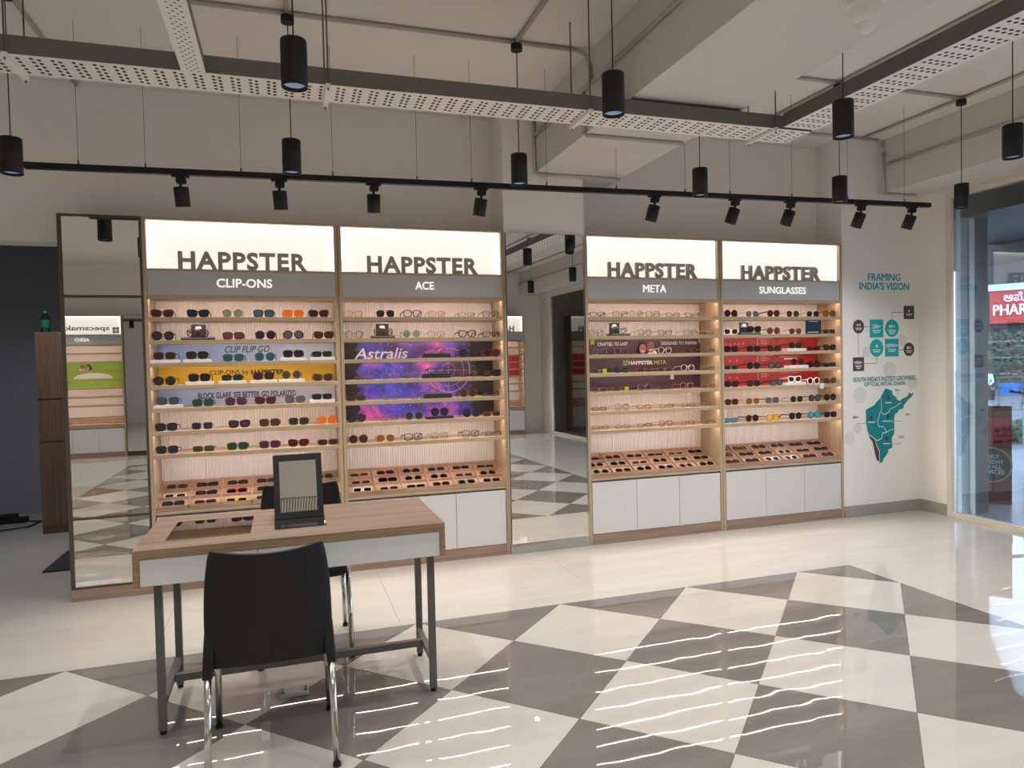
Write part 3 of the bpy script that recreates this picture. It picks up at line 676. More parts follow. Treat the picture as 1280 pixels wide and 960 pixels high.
def poster(i, k, m, label, xa=None, xb=None):
    x, W = BAYS[i][0], BAYS[i][1]; z0, z1 = gap(k)
    a = x+BW+0.002 if xa is None else xa; c = x+W-BW-0.002 if xb is None else xb
    t = thing('poster', label, 'poster', (a, PYB, z0), 0)
    MB().box(0, c-a, 0, 0.0012, 0, z1-z0).build('sheet', m, t)
    return t
def pprint(t, body, px0, px1, pyt, pyb, m, off=0.0, shear=0.0):
    y = PYB; xc, yc = (px0+px1)/2, (pyt+pyb)/2
    x0 = at_y(px0, yc, y).x; x1 = at_y(px1, yc, y).x; c = at_y(xc, yc, y).z; h = at_y(xc, pyt, y).z-at_y(xc, pyb, y).z
    lo = t.location
    return lettering(body, x0-lo.x, c-h/2-lo.z, x1-x0, h, -0.0012, m, t, off=off, shear=shear)
t = poster(0, 2, P_BLUE, 'sky blue poster reading CLIP FLIP GO'); pprint(t, 'CLIP FLIP GO', 281, 337, 432.5, 440.5, TXTK, 0.01, 0.3)
t = poster(0, 3, P_YEL, 'yellow poster about clip-ons behind the fourth shelf'); pprint(t, 'CLIP-ONS by', 262, 311, 462.5, 470, TXTK, 0.015); pprint(t, 'HAPPSTER', 314, 356, 461.8, 468, TXTK, 0.045)
t = poster(0, 4, P_PALE, 'pale blue poster reading BLOCK GLARE SEE BETTER GO POLARIZED'); pprint(t, 'BLOCK GLARE. SEE BETTER. GO POLARIZED', 247.5, 370, 489.3, 497, TXTK, 0.025)
glab = {2: 'purple galaxy poster with the handwritten word Astralis', 3: 'purple galaxy poster behind the fourth shelf with the middle of a zodiac wheel', 4: 'purple galaxy poster behind the fifth shelf with the foot of a zodiac wheel', 5: 'purple galaxy poster behind the sixth shelf without a wheel'}
wc = at_y(560.4, 462.7, PYB); 
for k in (2, 3, 4, 5):
    t = poster(1, k, GAL, glab[k]); z0, z1 = gap(k); lo = t.location
    W = BAYS[1][1]-2*BW-0.004
    for (a, c) in ((0.0, 0.12), (W-0.17, W)):          # dark foliage at the poster's ends
        pts = [(a, 0)] + [(c+random.uniform(-0.03, 0.03) if a == 0 else c, (z1-z0)*q/5) for q in range(6)] + [(a, z1-z0)]
        if a: pts = [(c, 0), (c, z1-z0)] + [(a+random.uniform(-0.035, 0.035), (z1-z0)*(5-q)/5) for q in range(6)]
        MB().poly([(x, -0.0006, z) for x, z in pts]).build('dark_edge', DKP, t)
    q = MB(); n = 160
    for rr, ww in ((0.168, 0.006), (0.122, 0.0025), (0.050, 0.0025)):
        for s_ in range(n):
            P = [(wc.x+rr*math.cos(2*PI*(s_+e)/n)-lo.x, wc.z+rr*math.sin(2*PI*(s_+e)/n)-lo.z) for e in (0, 1)]
            if all(0.001 < z < z1-z0-0.001 for _, z in P): q.line(P, ww, -0.0012)
    for s_ in range(12):
        for e in range(24):
            r0, r1 = 0.168*e/24, 0.168*(e+1)/24; an = 2*PI*s_/12
            P = [(wc.x+r_*math.cos(an)-lo.x, wc.z+r_*math.sin(an)-lo.z) for r_ in (r0, r1)]
            if all(0.001 < z < z1-z0-0.001 for _, z in P) and (s_ % 3 == 0 or e > 16): q.line(P, 0.0022, -0.0012)
    if q.v: q.build('zodiac_wheel', LAV, t)
    if k == 2: pprint(t, 'Astralis', 442.5, 510, 435, 448.5, TXTW, 0.012, 0.25)
def faces(t, cx, z0, s_, y=-0.0012):
    g = MB(); g.disc(cx-0.055*s_, z0+0.052*s_, 0.045*s_, 0.058*s_, y); g.disc(cx-0.085*s_, z0+0.03*s_, 0.03*s_, 0.03*s_, y)
    g.build('printed_hair', HAIR, t)
    MB().disc(cx-0.045*s_, z0+0.045*s_, 0.032*s_, 0.044*s_, y-0.0006).build('printed_face', SKIN1, t)
    MB().disc(cx+0.035*s_, z0+0.060*s_, 0.036*s_, 0.050*s_, y-0.0008).build('printed_face', SKIN2, t)
    MB().poly([(cx+0.0*s_, y-0.0004, z0), (cx+0.10*s_, y-0.0004, z0), (cx+0.08*s_, y-0.0004, z0+0.03*s_), (cx+0.02*s_, y-0.0004, z0+0.02*s_)]).build('printed_collar', TXTW, t)
    g = MB()
    for fx, fz, r_ in ((-0.058, 0.05, 0.011), (-0.032, 0.05, 0.011), (0.018, 0.066, 0.013), (0.050, 0.066, 0.013)):
        P = [(cx+fx*s_+r_*s_*math.cos(2*PI*a/10), z0+fz*s_+r_*0.8*s_*math.sin(2*PI*a/10)) for a in range(11)]; g.line(P, 0.003*s_, y-0.0013)
    g.build('printed_spectacles', HAIR, t)
    g = MB()
    for fx, fz in ((-0.045, 0.024), (0.034, 0.034)): g.disc(cx+fx*s_, z0+fz*s_, 0.014*s_, 0.005*s_, y-0.0013, 12)
    g.build('printed_smile', TXTW, t)
t = poster(2, 2, P_PLUM, 'plum poster with two smiling faces between lines of white text'); pprint(t, 'CRAFTED TO LAST', 747, 784.5, 428, 432.2, TXTW, 0.02); pprint(t, 'DESIGNED TO INSPIRE', 826, 871, 426.8, 430.8, TXTW, 0.02)
faces(t, at_y(809, 435, PYB).x-t.location.x, 0.001, 0.95)
t = poster(2, 3, P_PLUM, 'plum poster with white and lime lettering in its centre'); pprint(t, 'HAPPSTER', 785.5, 816, 451, 455.6, TXTW, 0.045); pprint(t, 'META', 817.5, 832.5, 450.6, 455.2, LIMEP, 0.03)
a = at_y(781.5, 453.6, PYB); q = MB()
for dx, dz in ((-0.010, -0.012), (0.010, -0.012), (-0.010, 0.010), (0.012, 0.012)): q.disc(a.x-t.location.x+dx, a.z-t.location.z+dz, 0.009, 0.010, -0.0012, 12)
q.build('clover_mark', LIMEP, t)
t = poster(2, 4, P_PLUM, 'plain plum poster behind the fifth shelf')
rl = {2: 'third', 3: 'fourth', 4: 'fifth'}
for k in (2, 3, 4):
    x, W = BAYS[3][0], BAYS[3][1]; z0, z1 = gap(k); xm = x+0.56; xe = x+W-BW-0.002
    t = poster(3, k, P_RED, 'left red poster behind the %s shelf' % rl[k], None, xm-0.004)
    q = MB()
    for j in range(9 if k == 2 else 5):
        xx = 0.02+(0.40 if k == 2 else 0.36)*j/(9 if k == 2 else 5); zz = z1-z0-0.055-0.008*random.random()
        q.line([(xx, zz), (xx+0.012, zz+0.022)], 0.005, -0.0012); q.line([(xx+0.016, zz), (xx+0.016, zz+0.015)], 0.005, -0.0012)
    q.build('faded_print', P_PINK, t)['kind'] = 'stuff'
    t = poster(3, k, P_RED, 'right red poster behind the %s shelf' % rl[k], xm, xe)
    q = MB(); zt = z1-z0
    q.line([(0.004, zt-0.006), (0.16, zt-0.006)], 0.006, -0.0012); q.line([(0.006, zt-0.006), (0.006, 0.03)], 0.004, -0.0012)
    for j in range(3): q.line([(0.03, zt-0.022-0.015*j), (0.10+0.02*(j % 2), zt-0.022-0.015*j)], 0.005, -0.0012)
    q.build('faded_print', P_PINK, t)['kind'] = 'stuff'
    q = MB()
    if k == 3: q.line([(0.28, zt-0.042), (0.42, zt-0.042)], 0.016, -0.0012)
    for j in range(2): q.line([(0.24+0.03*j, zt-0.022-0.036*j*(k == 4)), (0.44, zt-0.022-0.036*j*(k == 4))], 0.004, -0.0012)
    q.build('small_print', TXTW if k == 3 else P_PINK, t)

# ------------------------------------------------------------------ eyewear
def outline(kind, n=18):
    """lens outline, centred, width 1 x height about 0.85, for the right-hand lens (x+ is the temple side)"""
    P = []
    for i in range(n):
        t = 2*PI*i/n; c, s_ = math.cos(t), math.sin(t)
        if kind == 'round': x, z = 0.47*c, 0.47*s_
        elif kind == 'rect':
            e = 0.42; x = 0.5*math.copysign(abs(c)**e, c); z = 0.30*math.copysign(abs(s_)**e, s_)
        elif kind == 'square':
            e = 0.55; x = 0.5*math.copysign(abs(c)**e, c); z = 0.40*math.copysign(abs(s_)**e, s_); x *= 1.0+0.10*z
        elif kind == 'wayfarer':
            e = 0.6; x = 0.5*math.copysign(abs(c)**e, c); z = 0.38*math.copysign(abs(s_)**e, s_); x *= 1.0+0.30*z; z += 0.10*x*(z > 0)
        else:                                        # aviator
            e = 0.75; x = 0.5*math.copysign(abs(c)**e, c); z = 0.44*math.copysign(abs(s_)**e, s_)
            if z < 0: x = x*(1+0.35*z)+0.10*(-z)
        P.append((x, z))
    return P
LW, LC = 0.052, 0.0345       # lens width, lens centre offset
KINDS = {'round': (0.0058, 1.0), 'rect': (0.0050, 1.0), 'square': (0.0055, 1.0), 'wayfarer': (0.0068, 1.0), 'aviator': (0.0026, 1.0), 'wire_round': (0.0026, 1.0), 'wire_rect': (0.0026, 1.0), 'wire_square': (0.0028, 1.0)}
GM = {}
def ring(b, inner, outer, y0, y1):
    n = len(inner); k = len(b.v)
    b.v += [(x, y0, z) for x, z in inner]+[(x, y0, z) for x, z in outer]+[(x, y1, z) for x, z in inner]+[(x, y1, z) for x, z in outer]
    for i in range(n):
        j = (i+1) % n
        b.f += [(k+i, k+j, k+n+j, k+n+i), (k+2*n+j, k+2*n+i, k+3*n+i, k+3*n+j), (k+n+i, k+n+j, k+3*n+j, k+3*n+i), (k+j, k+i, k+2*n+i, k+2*n+j)]
def glasses_meshes(kind):
    if kind in GM: return GM[kind]
    base = kind.replace('wire_', ''); th = KINDS[kind][0]; O = [(x*LW, z*LW) for x, z in outline(base)]
    zmin = min(z for _, z in O)-th; top = max(z for _, z in O)
    def off(P, d):
        return [(x*(1+d/math.hypot(x, z)), z*(1+d/math.hypot(x, z))) for x, z in P]
    fr_ = MB(); lens = []
    for sd in (-1, 1):
        I = [(sd*LC+sd*x, z-zmin) for x, z in O]; U = [(sd*LC+sd*x, z-zmin) for x, z in off(O, th)]
        ring(fr_, I, U, -0.002, 0.002)
        lens.append(MB().prism(I, -0.0008, 0.0008).mesh('lens'))
    zb = -zmin+top*0.35
    fr_.tube((-LC+LW*0.44, 0, zb), (0, -0.001, zb+0.004), max(0.0014, th*0.45), n=6).tube((0, -0.001, zb+0.004), (LC-LW*0.44, 0, zb), max(0.0014, th*0.45), n=6)
    if base == 'aviator': fr_.tube((-LC, 0, -zmin+top), (LC, 0, -zmin+top), 0.0013, n=6)
    zt = -zmin+top*0.55; xe = LC+LW*0.5+th*0.8; tw = 0.0014 if th < 0.004 else 0.0024; hh = 0.0016 if th < 0.004 else 0.004
    def bar(P):
        b = MB()
        for (x0, y0, z0), (x1, y1, z1) in zip(P, P[1:]):
            k = len(b.v)
            for x, y, z in ((x0, y0, z0), (x1, y1, z1)): b.v += [(x-tw, y, z-hh), (x+tw, y, z-hh), (x+tw, y, z+hh), (x-tw, y, z+hh)]
            b.f += [(k, k+1, k+5, k+4), (k+1, k+2, k+6, k+5), (k+2, k+3, k+7, k+6), (k+3, k, k+4, k+7)]
        n = len(b.v); b.f += [(3, 2, 1, 0), (n-4, n-3, n-2, n-1)]
        return b
    opn = [bar([(sd*xe, -0.001, zt), (sd*(xe+0.002), 0.095, zt-0.006), (sd*(xe-0.003), 0.135, 0.008)]).mesh('temple') for sd in (-1, 1)]
    # folded temples lie across behind the lenses
    fold = []
    for sd in (-1, 1):
        b = MB(); yy = 0.007 if sd < 0 else 0.012
        b.tube((sd*xe, 0.0, zt), (sd*(xe-0.004), yy, zt), 0.003, n=6); b.tube((sd*(xe-0.004), yy, zt), (-sd*(xe-0.014), yy, zt-0.006), 0.0026, n=6); b.tube((-sd*(xe-0.014), yy, zt-0.006), (-sd*(xe-0.006), yy+0.002, zt-0.026), 0.0024, n=6)
        fold.append(b.mesh('temple'))
    r = (fr_.mesh('frame'), lens, opn, fold)
    for me in [r[0]]+lens+opn+fold: me.materials.append(BLACK)
    GM[kind] = r; return r
LENSC = {}
def lens_mat(name):
    cols = {'smoke': ((0.05, 0.05, 0.055), 0.85), 'brown': ((0.10, 0.045, 0.03), 0.85), 'maroon': ((0.09, 0.025, 0.03), 0.85), 'navy': ((0.03, 0.035, 0.08), 0.85), 'green': ((0.03, 0.10, 0.06), 0.8),
            'purple': ((0.13, 0.04, 0.10), 0.8), 'orange': ((0.85, 0.20, 0.02), 0.85), 'teal': ((0.06, 0.16, 0.20), 0.8), 'blue': ((0.12, 0.24, 0.34), 0.8), 'grey': ((0.22, 0.22, 0.24), 0.7),
            'olive': ((0.10, 0.085, 0.04), 0.8), 'amber': ((0.24, 0.10, 0.03), 0.8), 'yellow': ((0.80, 0.50, 0.04), 0.8), 'sky': ((0.05, 0.35, 0.55), 0.85), 'palegreen': ((0.30, 0.35, 0.24), 0.6), 'pinkbrown': ((0.22, 0.09, 0.08), 0.8)}
    if name == 'clear': return CLEAR
    if name not in LENSC:
        col, op = cols[name]; col = tuple(c*(0.5 if name not in ('orange', 'yellow', 'sky', 'palegreen', 'amber') else 0.8) for c in col); m, N, L, b = _new('lens_'+name); b.inputs['Base Color'].default_value = (*col, 1); b.inputs['Roughness'].default_value = 0.08
        t = N.new('ShaderNodeBsdfTransparent'); t.inputs[0].default_value = (*[min(1, c*2.5) for c in col], 1); mx = N.new('ShaderNodeMixShader'); mx.inputs[0].default_value = op
        L.new(t.outputs[0], mx.inputs[1]); L.new(b.outputs[0], mx.inputs[2]); L.new(mx.outputs[0], N['Material Output'].inputs[0]); LENSC[name] = m
    return LENSC[name]
FRC = {'black': (0.012, 0.012, 0.013), 'brown': (0.09, 0.04, 0.022), 'maroon': (0.10, 0.015, 0.02), 'navy': (0.015, 0.02, 0.06), 'green': (0.03, 0.09, 0.06), 'purple': (0.12, 0.03, 0.09), 'orange': (0.70, 0.16, 0.02),
       'pink': (0.62, 0.22, 0.24), 'rose': (0.50, 0.24, 0.18), 'silver': (0.45, 0.43, 0.42), 'gold': (0.50, 0.34, 0.12), 'grey': (0.12, 0.12, 0.13), 'white': (0.80, 0.77, 0.74), 'tortoise': (0.14, 0.06, 0.02), 'teal': (0.03, 0.14, 0.17), 'clearish': (0.45, 0.43, 0.42), 'red': (0.42, 0.02, 0.02), 'yellow': (0.70, 0.48, 0.04), 'olive': (0.08, 0.075, 0.03), 'blue': (0.03, 0.10, 0.24)}
def frame_mat(n): return mat('frame_'+n, FRC[n], 0.25, metal=0.6 if n in ('silver', 'gold', 'rose') else 0.0)
def slot(o, m):
    o.material_slots[0].link = 'OBJECT'; o.material_slots[0].material = m
def glasses(kind, fc, lc, loc, rotz, label, group, folded=False, rx=0.0, scale=1.0, clip=None):
    f, ln, op, fo = glasses_meshes(kind)
    t = thing('sunglasses' if lc != 'clear' else 'spectacles', label, 'sunglasses' if lc != 'clear' else 'glasses', loc, rotz, group)
    t.rotation_euler = (rx, 0, rotz); t.scale = (scale,)*3
    fm = frame_mat(fc)
    slot(obj('frame', f, None, t), fm)
    for me in ln: slot(obj('lens', me, None, t), lens_mat(lc))
    for me in (fo if folded else op): slot(obj('temple', me, None, t), fm)
    if clip:                                         # flip-up clip raised above the front of the frame
        for k, me in enumerate(ln):
            c = obj('clip_lens', me, None, t, (0, -0.012, 0.0)); slot(c, lens_mat(clip))
        c = obj('clip_frame', glasses_meshes('wire_'+kind if 'wire_'+kind in KINDS else kind)[0], None, t, (0, -0.012, 0.0)); slot(c, frame_mat('black'))
    return t
ORD = ['first', 'second', 'third', 'fourth', 'fifth', 'sixth', 'seventh', 'eighth']
RISER = {}
def riser(i, k, cx, m, label, w=0.185, d=0.07, h=0.022, group=None):
    z = SH[k]; y = FY+0.012
    o = MB().box(-w/2, w/2, 0, d, 0, h).build('display_riser', m, None, (cx, y, z), bevel=0.002)
    tag(o, label, 'riser', group); return h
W_, R_, A_, Q_, T_ = 'wayfarer', 'round', 'aviator', 'square', 'rect'
wr, wt, wq = 'wire_round', 'wire_rect', 'wire_square'
# per bay and shelf: (pixel x, kind, frame, lens, options)   options: r = on riser, c:<lens> = flip-up clip in front
B1 = lambda c: 160+c*0.2109
B2 = lambda c: 410+c*0.2109
B3 = lambda c: 620+c*0.21875
B4 = lambda c: 880+c*0.15625
LAY = [
 [ [(B1(200), W_, 'brown', 'maroon'), (B1(415), W_, 'black', 'navy'), (B1(620), wr, 'olive', 'palegreen'), (B1(805), Q_, 'black', 'blue'), (B1(980), Q_, 'orange', 'orange'), (B1(1130), W_, 'brown', 'maroon')],
   [(B1(200), R_, 'black', 'smoke'), None, (B1(625), Q_, 'maroon', 'pinkbrown'), (B1(815), R_, 'maroon', 'navy'), (B1(980), R_, 'black', 'grey'), (B1(1160), W_, 'brown', 'brown')],
   [(B1(220), Q_, 'grey', 'clear', 'r', 'brown'), (B1(412), Q_, 'black', 'clear', 'r', 'smoke'), (B1(625), Q_, 'teal', 'teal'), (B1(812), R_, 'teal', 'teal'), (B1(980), Q_, 'navy', 'clear', 'r', 'navy'), (B1(1150), T_, 'black', 'clear', 'r', 'smoke')],
   [(B1(200), R_, 'black', 'smoke'), (B1(425), Q_, 'black', 'clear', 'r', 'smoke'), (B1(620), T_, 'black', 'clear', 'r', 'smoke'), (B1(805), Q_, 'maroon', 'clear', 'r', 'maroon'), (B1(970), R_, 'gold', 'olive', 'r'), (B1(1155), W_, 'tortoise', 'brown')],
   [(B1(240), Q_, 'grey', 'clear', 'r', 'grey'), (B1(445), Q_, 'green', 'green'), (B1(640), Q_, 'purple', 'purple'), (B1(815), W_, 'maroon', 'maroon'), (B1(990), Q_, 'grey', 'grey'), (B1(1150), T_, 'black', 'clear', 'r', 'navy')],
   [(B1(213), Q_, 'black', 'smoke'), (B1(440), wq, 'grey', 'navy'), (B1(660), W_, 'black', 'purple'), (B1(840), Q_, 'maroon', 'brown'), (B1(1012), Q_, 'olive', 'smoke'), (B1(1180), Q_, 'orange', 'orange')],
   [(B1(222), Q_, 'navy', 'smoke'), (B1(448), T_, 'olive', 'olive'), (B1(650), Q_, 'green', 'green'), (B1(840), Q_, 'purple', 'purple'), (B1(1010), W_, 'maroon', 'maroon'), (B1(1195), T_, 'brown', 'brown')] ],
 [ [(B2(150), wq, 'pink', 'clear'), (B2(340), A_, 'black', 'smoke'), (B2(500), Q_, 'black', 'clear'), (B2(645), wq, 'pink', 'clear'), (B2(820), wt, 'grey', 'clear'), (B2(975), wq, 'black', 'clear')],
   [(B2(155), wr, 'black', 'clear'), None, (B2(495), R_, 'clearish', 'palegreen'), (B2(640), wq, 'rose', 'clear'), (B2(825), W_, 'black', 'clear'), (B2(980), T_, 'black', 'clear')],
   [(B2(640), T_, 'red', 'clear', 'd'), (B2(830), R_, 'navy', 'navy'), (B2(990), R_, 'maroon', 'maroon')],
   [(B2(220), wt, 'gold', 'clear'), (B2(370), wq, 'silver', 'clear'), (B2(500), wq, 'silver', 'clear'), (B2(640), T_, 'black', 'clear', 'd'), (B2(830), wq, 'rose', 'clear'), (B2(990), W_, 'black', 'brown')],
   [(B2(160), T_, 'brown', 'brown'), (B2(370), wr, 'silver', 'clear'), (B2(540), wq, 'navy', 'clear'), (B2(650), wt, 'black', 'clear', 'd'), (B2(830), R_, 'tortoise', 'brown'), (B2(960), T_, 'black', 'clear')],
   [(B2(160), R_, 'black', 'smoke'), (B2(360), wt, 'blue', 'clear'), (B2(510), R_, 'grey', 'smoke'), (B2(660), R_, 'black', 'navy', 'd'), (B2(850), R_, 'navy', 'navy'), (B2(970), wt, 'rose', 'brown')],
   [(B2(180), R_, 'maroon', 'brown'), (B2(340), A_, 'gold', 'amber'), (B2(505), Q_, 'black', 'clear'), (B2(660), wq, 'silver', 'clear'), (B2(845), Q_, 'grey', 'clear'), (B2(980), wt, 'black', 'clear')] ],
 [ [(B3(c), k, f, 'clear') for c, k, f in ((580, T_, 'grey'), (710, wq, 'rose'), (800, wr, 'silver'), (895, wq, 'grey'), (1010, wt, 'rose'), (1120, wt, 'black'))],
   [(B3(570), wr, 'grey', 'clear'), None, (B3(850), wr, 'grey', 'clear'), (B3(965), wq, 'black', 'clear'), (B3(1110), wq, 'silver', 'clear'), (B3(1220), wt, 'rose', 'clear')],
   [(B3(c), k, f, 'clear') for c, k, f in ((592, wr, 'silver'), (715, wr, 'silver'), (965, wr, 'white'), (1110, wt, 'rose'), (1215, wt, 'rose'))],
   [(B3(c), k, f, 'clear') for c, k, f in ((590, wt, 'silver'), (715, Q_, 'green'), (850, wt, 'rose'), (965, wt, 'silver'), (1095, wr, 'white'), (1220, wt, 'rose'))],
   [(B3(c), k, f, 'clear') for c, k, f in ((590, wt, 'silver'), (715, wt, 'gold'), (850, wr, 'silver'), (970, wt, 'grey'), (1090, wr, 'pink'), (1220, wt, 'rose'))],
   [(B3(c), k, f, 'clear') for c, k, f in ((590, wt, 'rose'), (720, wr, 'silver'), (845, wt, 'rose'), (975, wt, 'rose'), (1100, wt, 'silver'), (1210, wt, 'rose'))],
   [(B3(c), k, f, 'clear') for c, k, f in ((600, wt, 'rose'), (725, wt, 'silver'), (850, wt, 'rose'), (970, wr, 'rose'), (1095, wt, 'grey'), (1215, wt, 'rose'))] ],
 [ [(B4(215), R_, 'maroon', 'maroon'), (B4(385), A_, 'silver', 'grey'), (B4(555), R_, 'brown', 'brown'), (B4(710), wr, 'black', 'olive'), (B4(870), A_, 'silver', 'navy'), (B4(1035), R_, 'tortoise', 'amber')],
   [(B4(215), W_, 'white', 'maroon'), None, (B4(555), R_, 'rose', 'pinkbrown'), (B4(730), A_, 'rose', 'pinkbrown'), (B4(1000), T_, 'tortoise', 'brown')],
   [(B4(215), W_, 'black', 'maroon'), (B4(395), Q_, 'black', 'smoke'), (B4(560), W_, 'black', 'brown'), (B4(722), W_, 'black', 'brown', 'r'), (B4(875), T_, 'maroon', 'maroon'), (B4(1030), W_, 'black', 'brown')],
   [(B4(215), T_, 'grey', 'smoke'), (B4(395), R_, 'black', 'smoke'), (B4(565), W_, 'black', 'grey'), (B4(740), R_, 'maroon', 'maroon', 'r'), (B4(875), Q_, 'black', 'maroon'), (B4(1030), T_, 'black', 'smoke')],
   [(B4(220), W_, 'black', 'maroon'), (B4(395), Q_, 'black', 'brown'), (B4(580), Q_, 'black', 'blue'), (B4(718), W_, 'white', 'smoke', 'r'), (B4(875), R_, 'white', 'maroon'), (B4(1030), W_, 'tortoise', 'olive')],
   [(B4(220), Q_, 'brown', 'brown'), (B4(390), A_, 'gold', 'amber'), (B4(545), Q_, 'grey', 'grey'), (B4(740), wr, 'black', 'smoke'), (B4(885), R_, 'black', 'grey'), (B4(1015), R_, 'black', 'smoke')],
   [(B4(210), T_, 'grey', 'sky'), (B4(385), R_, 'brown', 'maroon'), (B4(550), Q_, 'gold', 'yellow'), (B4(730), R_, 'black', 'smoke'), (B4(880), R_, 'teal', 'sky'), (B4(1025), Q_, 'navy', 'navy')] ] ]
GY = FY+0.045
def word(kind, fc, lc):
    sh = {'wayfarer': 'chunky', 'round': 'round', 'aviator': 'aviator', 'square': 'square', 'rect': 'narrow'}[kind.replace('wire_', '')]
    if lc == 'clear': return ('thin ' if 'wire' in kind else '') + fc.replace('clearish', 'grey') + ' ' + sh + ' spectacles'
    return {'smoke': 'black', 'palegreen': 'pale green', 'pinkbrown': 'pinkish brown', 'sky': 'sky blue'}.get(lc, lc) + '-lensed ' + sh + ' sunglasses'
DRIS = mat('dark_speckled_riser', (0.03, 0.028, 0.035), 0.4, var=0.6, vscale=60); WRIS = mat('white_acrylic_riser', (0.80, 0.79, 0.78), 0.25)
for i, shelves in enumerate(LAY):
    x0, W = BAYS[i][0], BAYS[i][1]
    for k, row in enumerate(shelves):
        z = SH[k]; n = 0; nr = 0
        for it in row:
            if it is None: continue
            px, kind, fc, lc = it[:4]; opt = it[4] if len(it) > 4 else ''; clip = it[5] if len(it) > 5 else None
            # pixel row of this shelf near px, then the place across the shelf
            gx = at_y(px, 400+40*k, GY).x
            d_ = Vector((gx, GY, z))-CAM; py = 480-F_PX*d_.dot(UP)/d_.dot(FW); gx = at_y(px, py-5, GY).x
            gx = min(max(gx, x0+BW+0.074), x0+W-BW-0.076)
            zz = z+0.0005; yy = GY
            if opt == 'r':
                nr += 1; zz += riser(i, k, gx, WRIS, 'white riser block on the %s shelf of the %s, %s white block from left' % (ORD[k], BNAME[i], ORD[nr-1]), group='white riser blocks', w=0.168 if i == 0 else 0.20, h=0.020 if i == 0 else 0.024); yy = FY+0.034
            if opt == 'd':
                zz += riser(i, k, gx, DRIS, 'dark speckled riser block on the %s shelf of the galaxy-poster bay' % ORD[k], group='dark riser blocks', w=0.20, h=0.034 if k != 5 else 0.02); yy = FY+0.034
            lab = '%s, %s from left on the %s shelf of the %s' % (word(kind, fc, lc) if not clip else {'smoke': 'black'}.get(clip, clip)+' clip-on glasses', ORD[n], ORD[k], BNAME[i])
            glasses(kind, fc, lc, (gx, yy, zz), random.uniform(-0.05, 0.05), lab, 'eyewear on the shelves of the '+BNAME[i], clip=clip, rx=0.0)
            n += 1
# folded pairs in the sloping trays
TFR = ['black', 'brown', 'black', 'grey', 'maroon', 'black', 'tortoise', 'black', 'navy', 'black']
special = {(0, 2, 0): ('yellow', 'clear'), (0, 2, 1): ('red', 'clear'), (0, 0, 1): ('white', 'smoke'), (1, 0, 0): ('white', 'clear'), (1, 1, 0): ('silver', 'clear'), (3, 3, 1): ('white', 'smoke'), (3, 3, 0): ('white', 'maroon'), (3, 2, 0): ('white', 'brown'), (3, 0, 2): ('navy', 'blue')}
for i, (x0, W, _, _) in enumerate(BAYS):
    for c in range(6):
        for r in range(3):
            D = 0.295; y0, y1 = 0.005, D-0.02
            xc = x0+BW+0.004+(W-2*BW-0.008)*(c+0.5)/6; yl = y0+0.004+(y1-y0-0.008)*(r+0.5)/3
            zt = 0.535+0.125*(yl-0.032-0.005)/(D-0.03)
            fc = random.choice(TFR); lc = random.choice(['smoke', 'brown', 'maroon', 'clear', 'smoke'])
            if i in (1, 2): fc = random.choice(['rose', 'silver', 'pink', 'black', 'brown', 'rose']); lc = 'clear'
            if i == 3: lc = random.choice(['smoke', 'brown', 'navy', 'amber'])
            if (i, c, r) in special: fc, lc = special[(i, c, r)]
            kind = random.choice([Q_, T_, R_, W_]) if i in (0, 3) else random.choice([wq, wt, wr, Q_])
            cl = {'clear': ' spectacles'}.get(lc, ' sunglasses')
            lab = 'folded %s%s in the %s, %s row of the tray, %s from left' % (fc, cl, BNAME[i], ('front', 'middle', 'back')[r], ORD[c])
            glasses(kind, fc, lc, (xc, FY+yl-0.030, zt+0.0055), random.uniform(-0.1, 0.1), lab, 'folded eyewear in the trays', folded=True, rx=-math.radians(58), scale=1.0)
# cards and stands on the second shelves
for i, (px, wb) in enumerate(((B1(415), 0.20), (B2(325), 0.16), (B3(700), 0.165), (B4(355), 0.20))):
    z = SH[1]; c = at_y(px, 415, FY+0.05).x
    t = thing('product_stand', 'black display stand with a logo card and glasses in the ' + BNAME[i], 'display stand', (c, FY+0.015, z), 0, 'black display stands')
    MB().box(-wb/2, wb/2, 0, 0.085, 0.0, 0.018).build('base', BLACKP, t, bevel=0.001)
    MB().box(-wb/2+0.004, wb/2-0.004, -0.0008, 0, 0.011, 0.013).build('base_line', TXTW, t)
    cx = -0.02 if i in (2, 3) else 0.0
    MB().box(cx-0.045, cx+0.045, 0.066, 0.070, 0.018, 0.105).build('card', BLACKP, t)
    g = MB().poly([(cx-0.02, 0.0652, 0.078), (cx+0.02, 0.0652, 0.078), (cx+0.014, 0.0652, 0.092), (cx-0.014, 0.0652, 0.092)]); g.poly([(cx-0.028, 0.0652, 0.070), (cx+0.028, 0.0652, 0.070), (cx+0.028, 0.0652, 0.073), (cx-0.028, 0.0652, 0.073)])
    g.build('logo_mark', TXTW, t)
    fc, lc, kd = (('maroon', 'clear', Q_), ('tortoise', 'clear', Q_), ('grey', 'clear', wr), ('black', 'smoke', W_))[i]
    glasses(kd, fc, lc, (c+(0.045 if i == 3 else 0), FY+0.032, z+0.0185), 0, '%s on the black display stand in the %s' % (word(kd, fc, lc), BNAME[i]), 'eyewear on the stands', folded=True)
c = at_y(1015.5, 405, FY+0.02); t = thing('leaflet_card', 'dark blue card standing on the second shelf of the red-poster bay', 'card', (c.x, FY+0.008, SH[1]))
MB().box(-0.082, 0.082, 0, 0.004, 0, 0.118).build('sheet', mat('dark_blue_card', (0.012, 0.022, 0.05), 0.35), t)
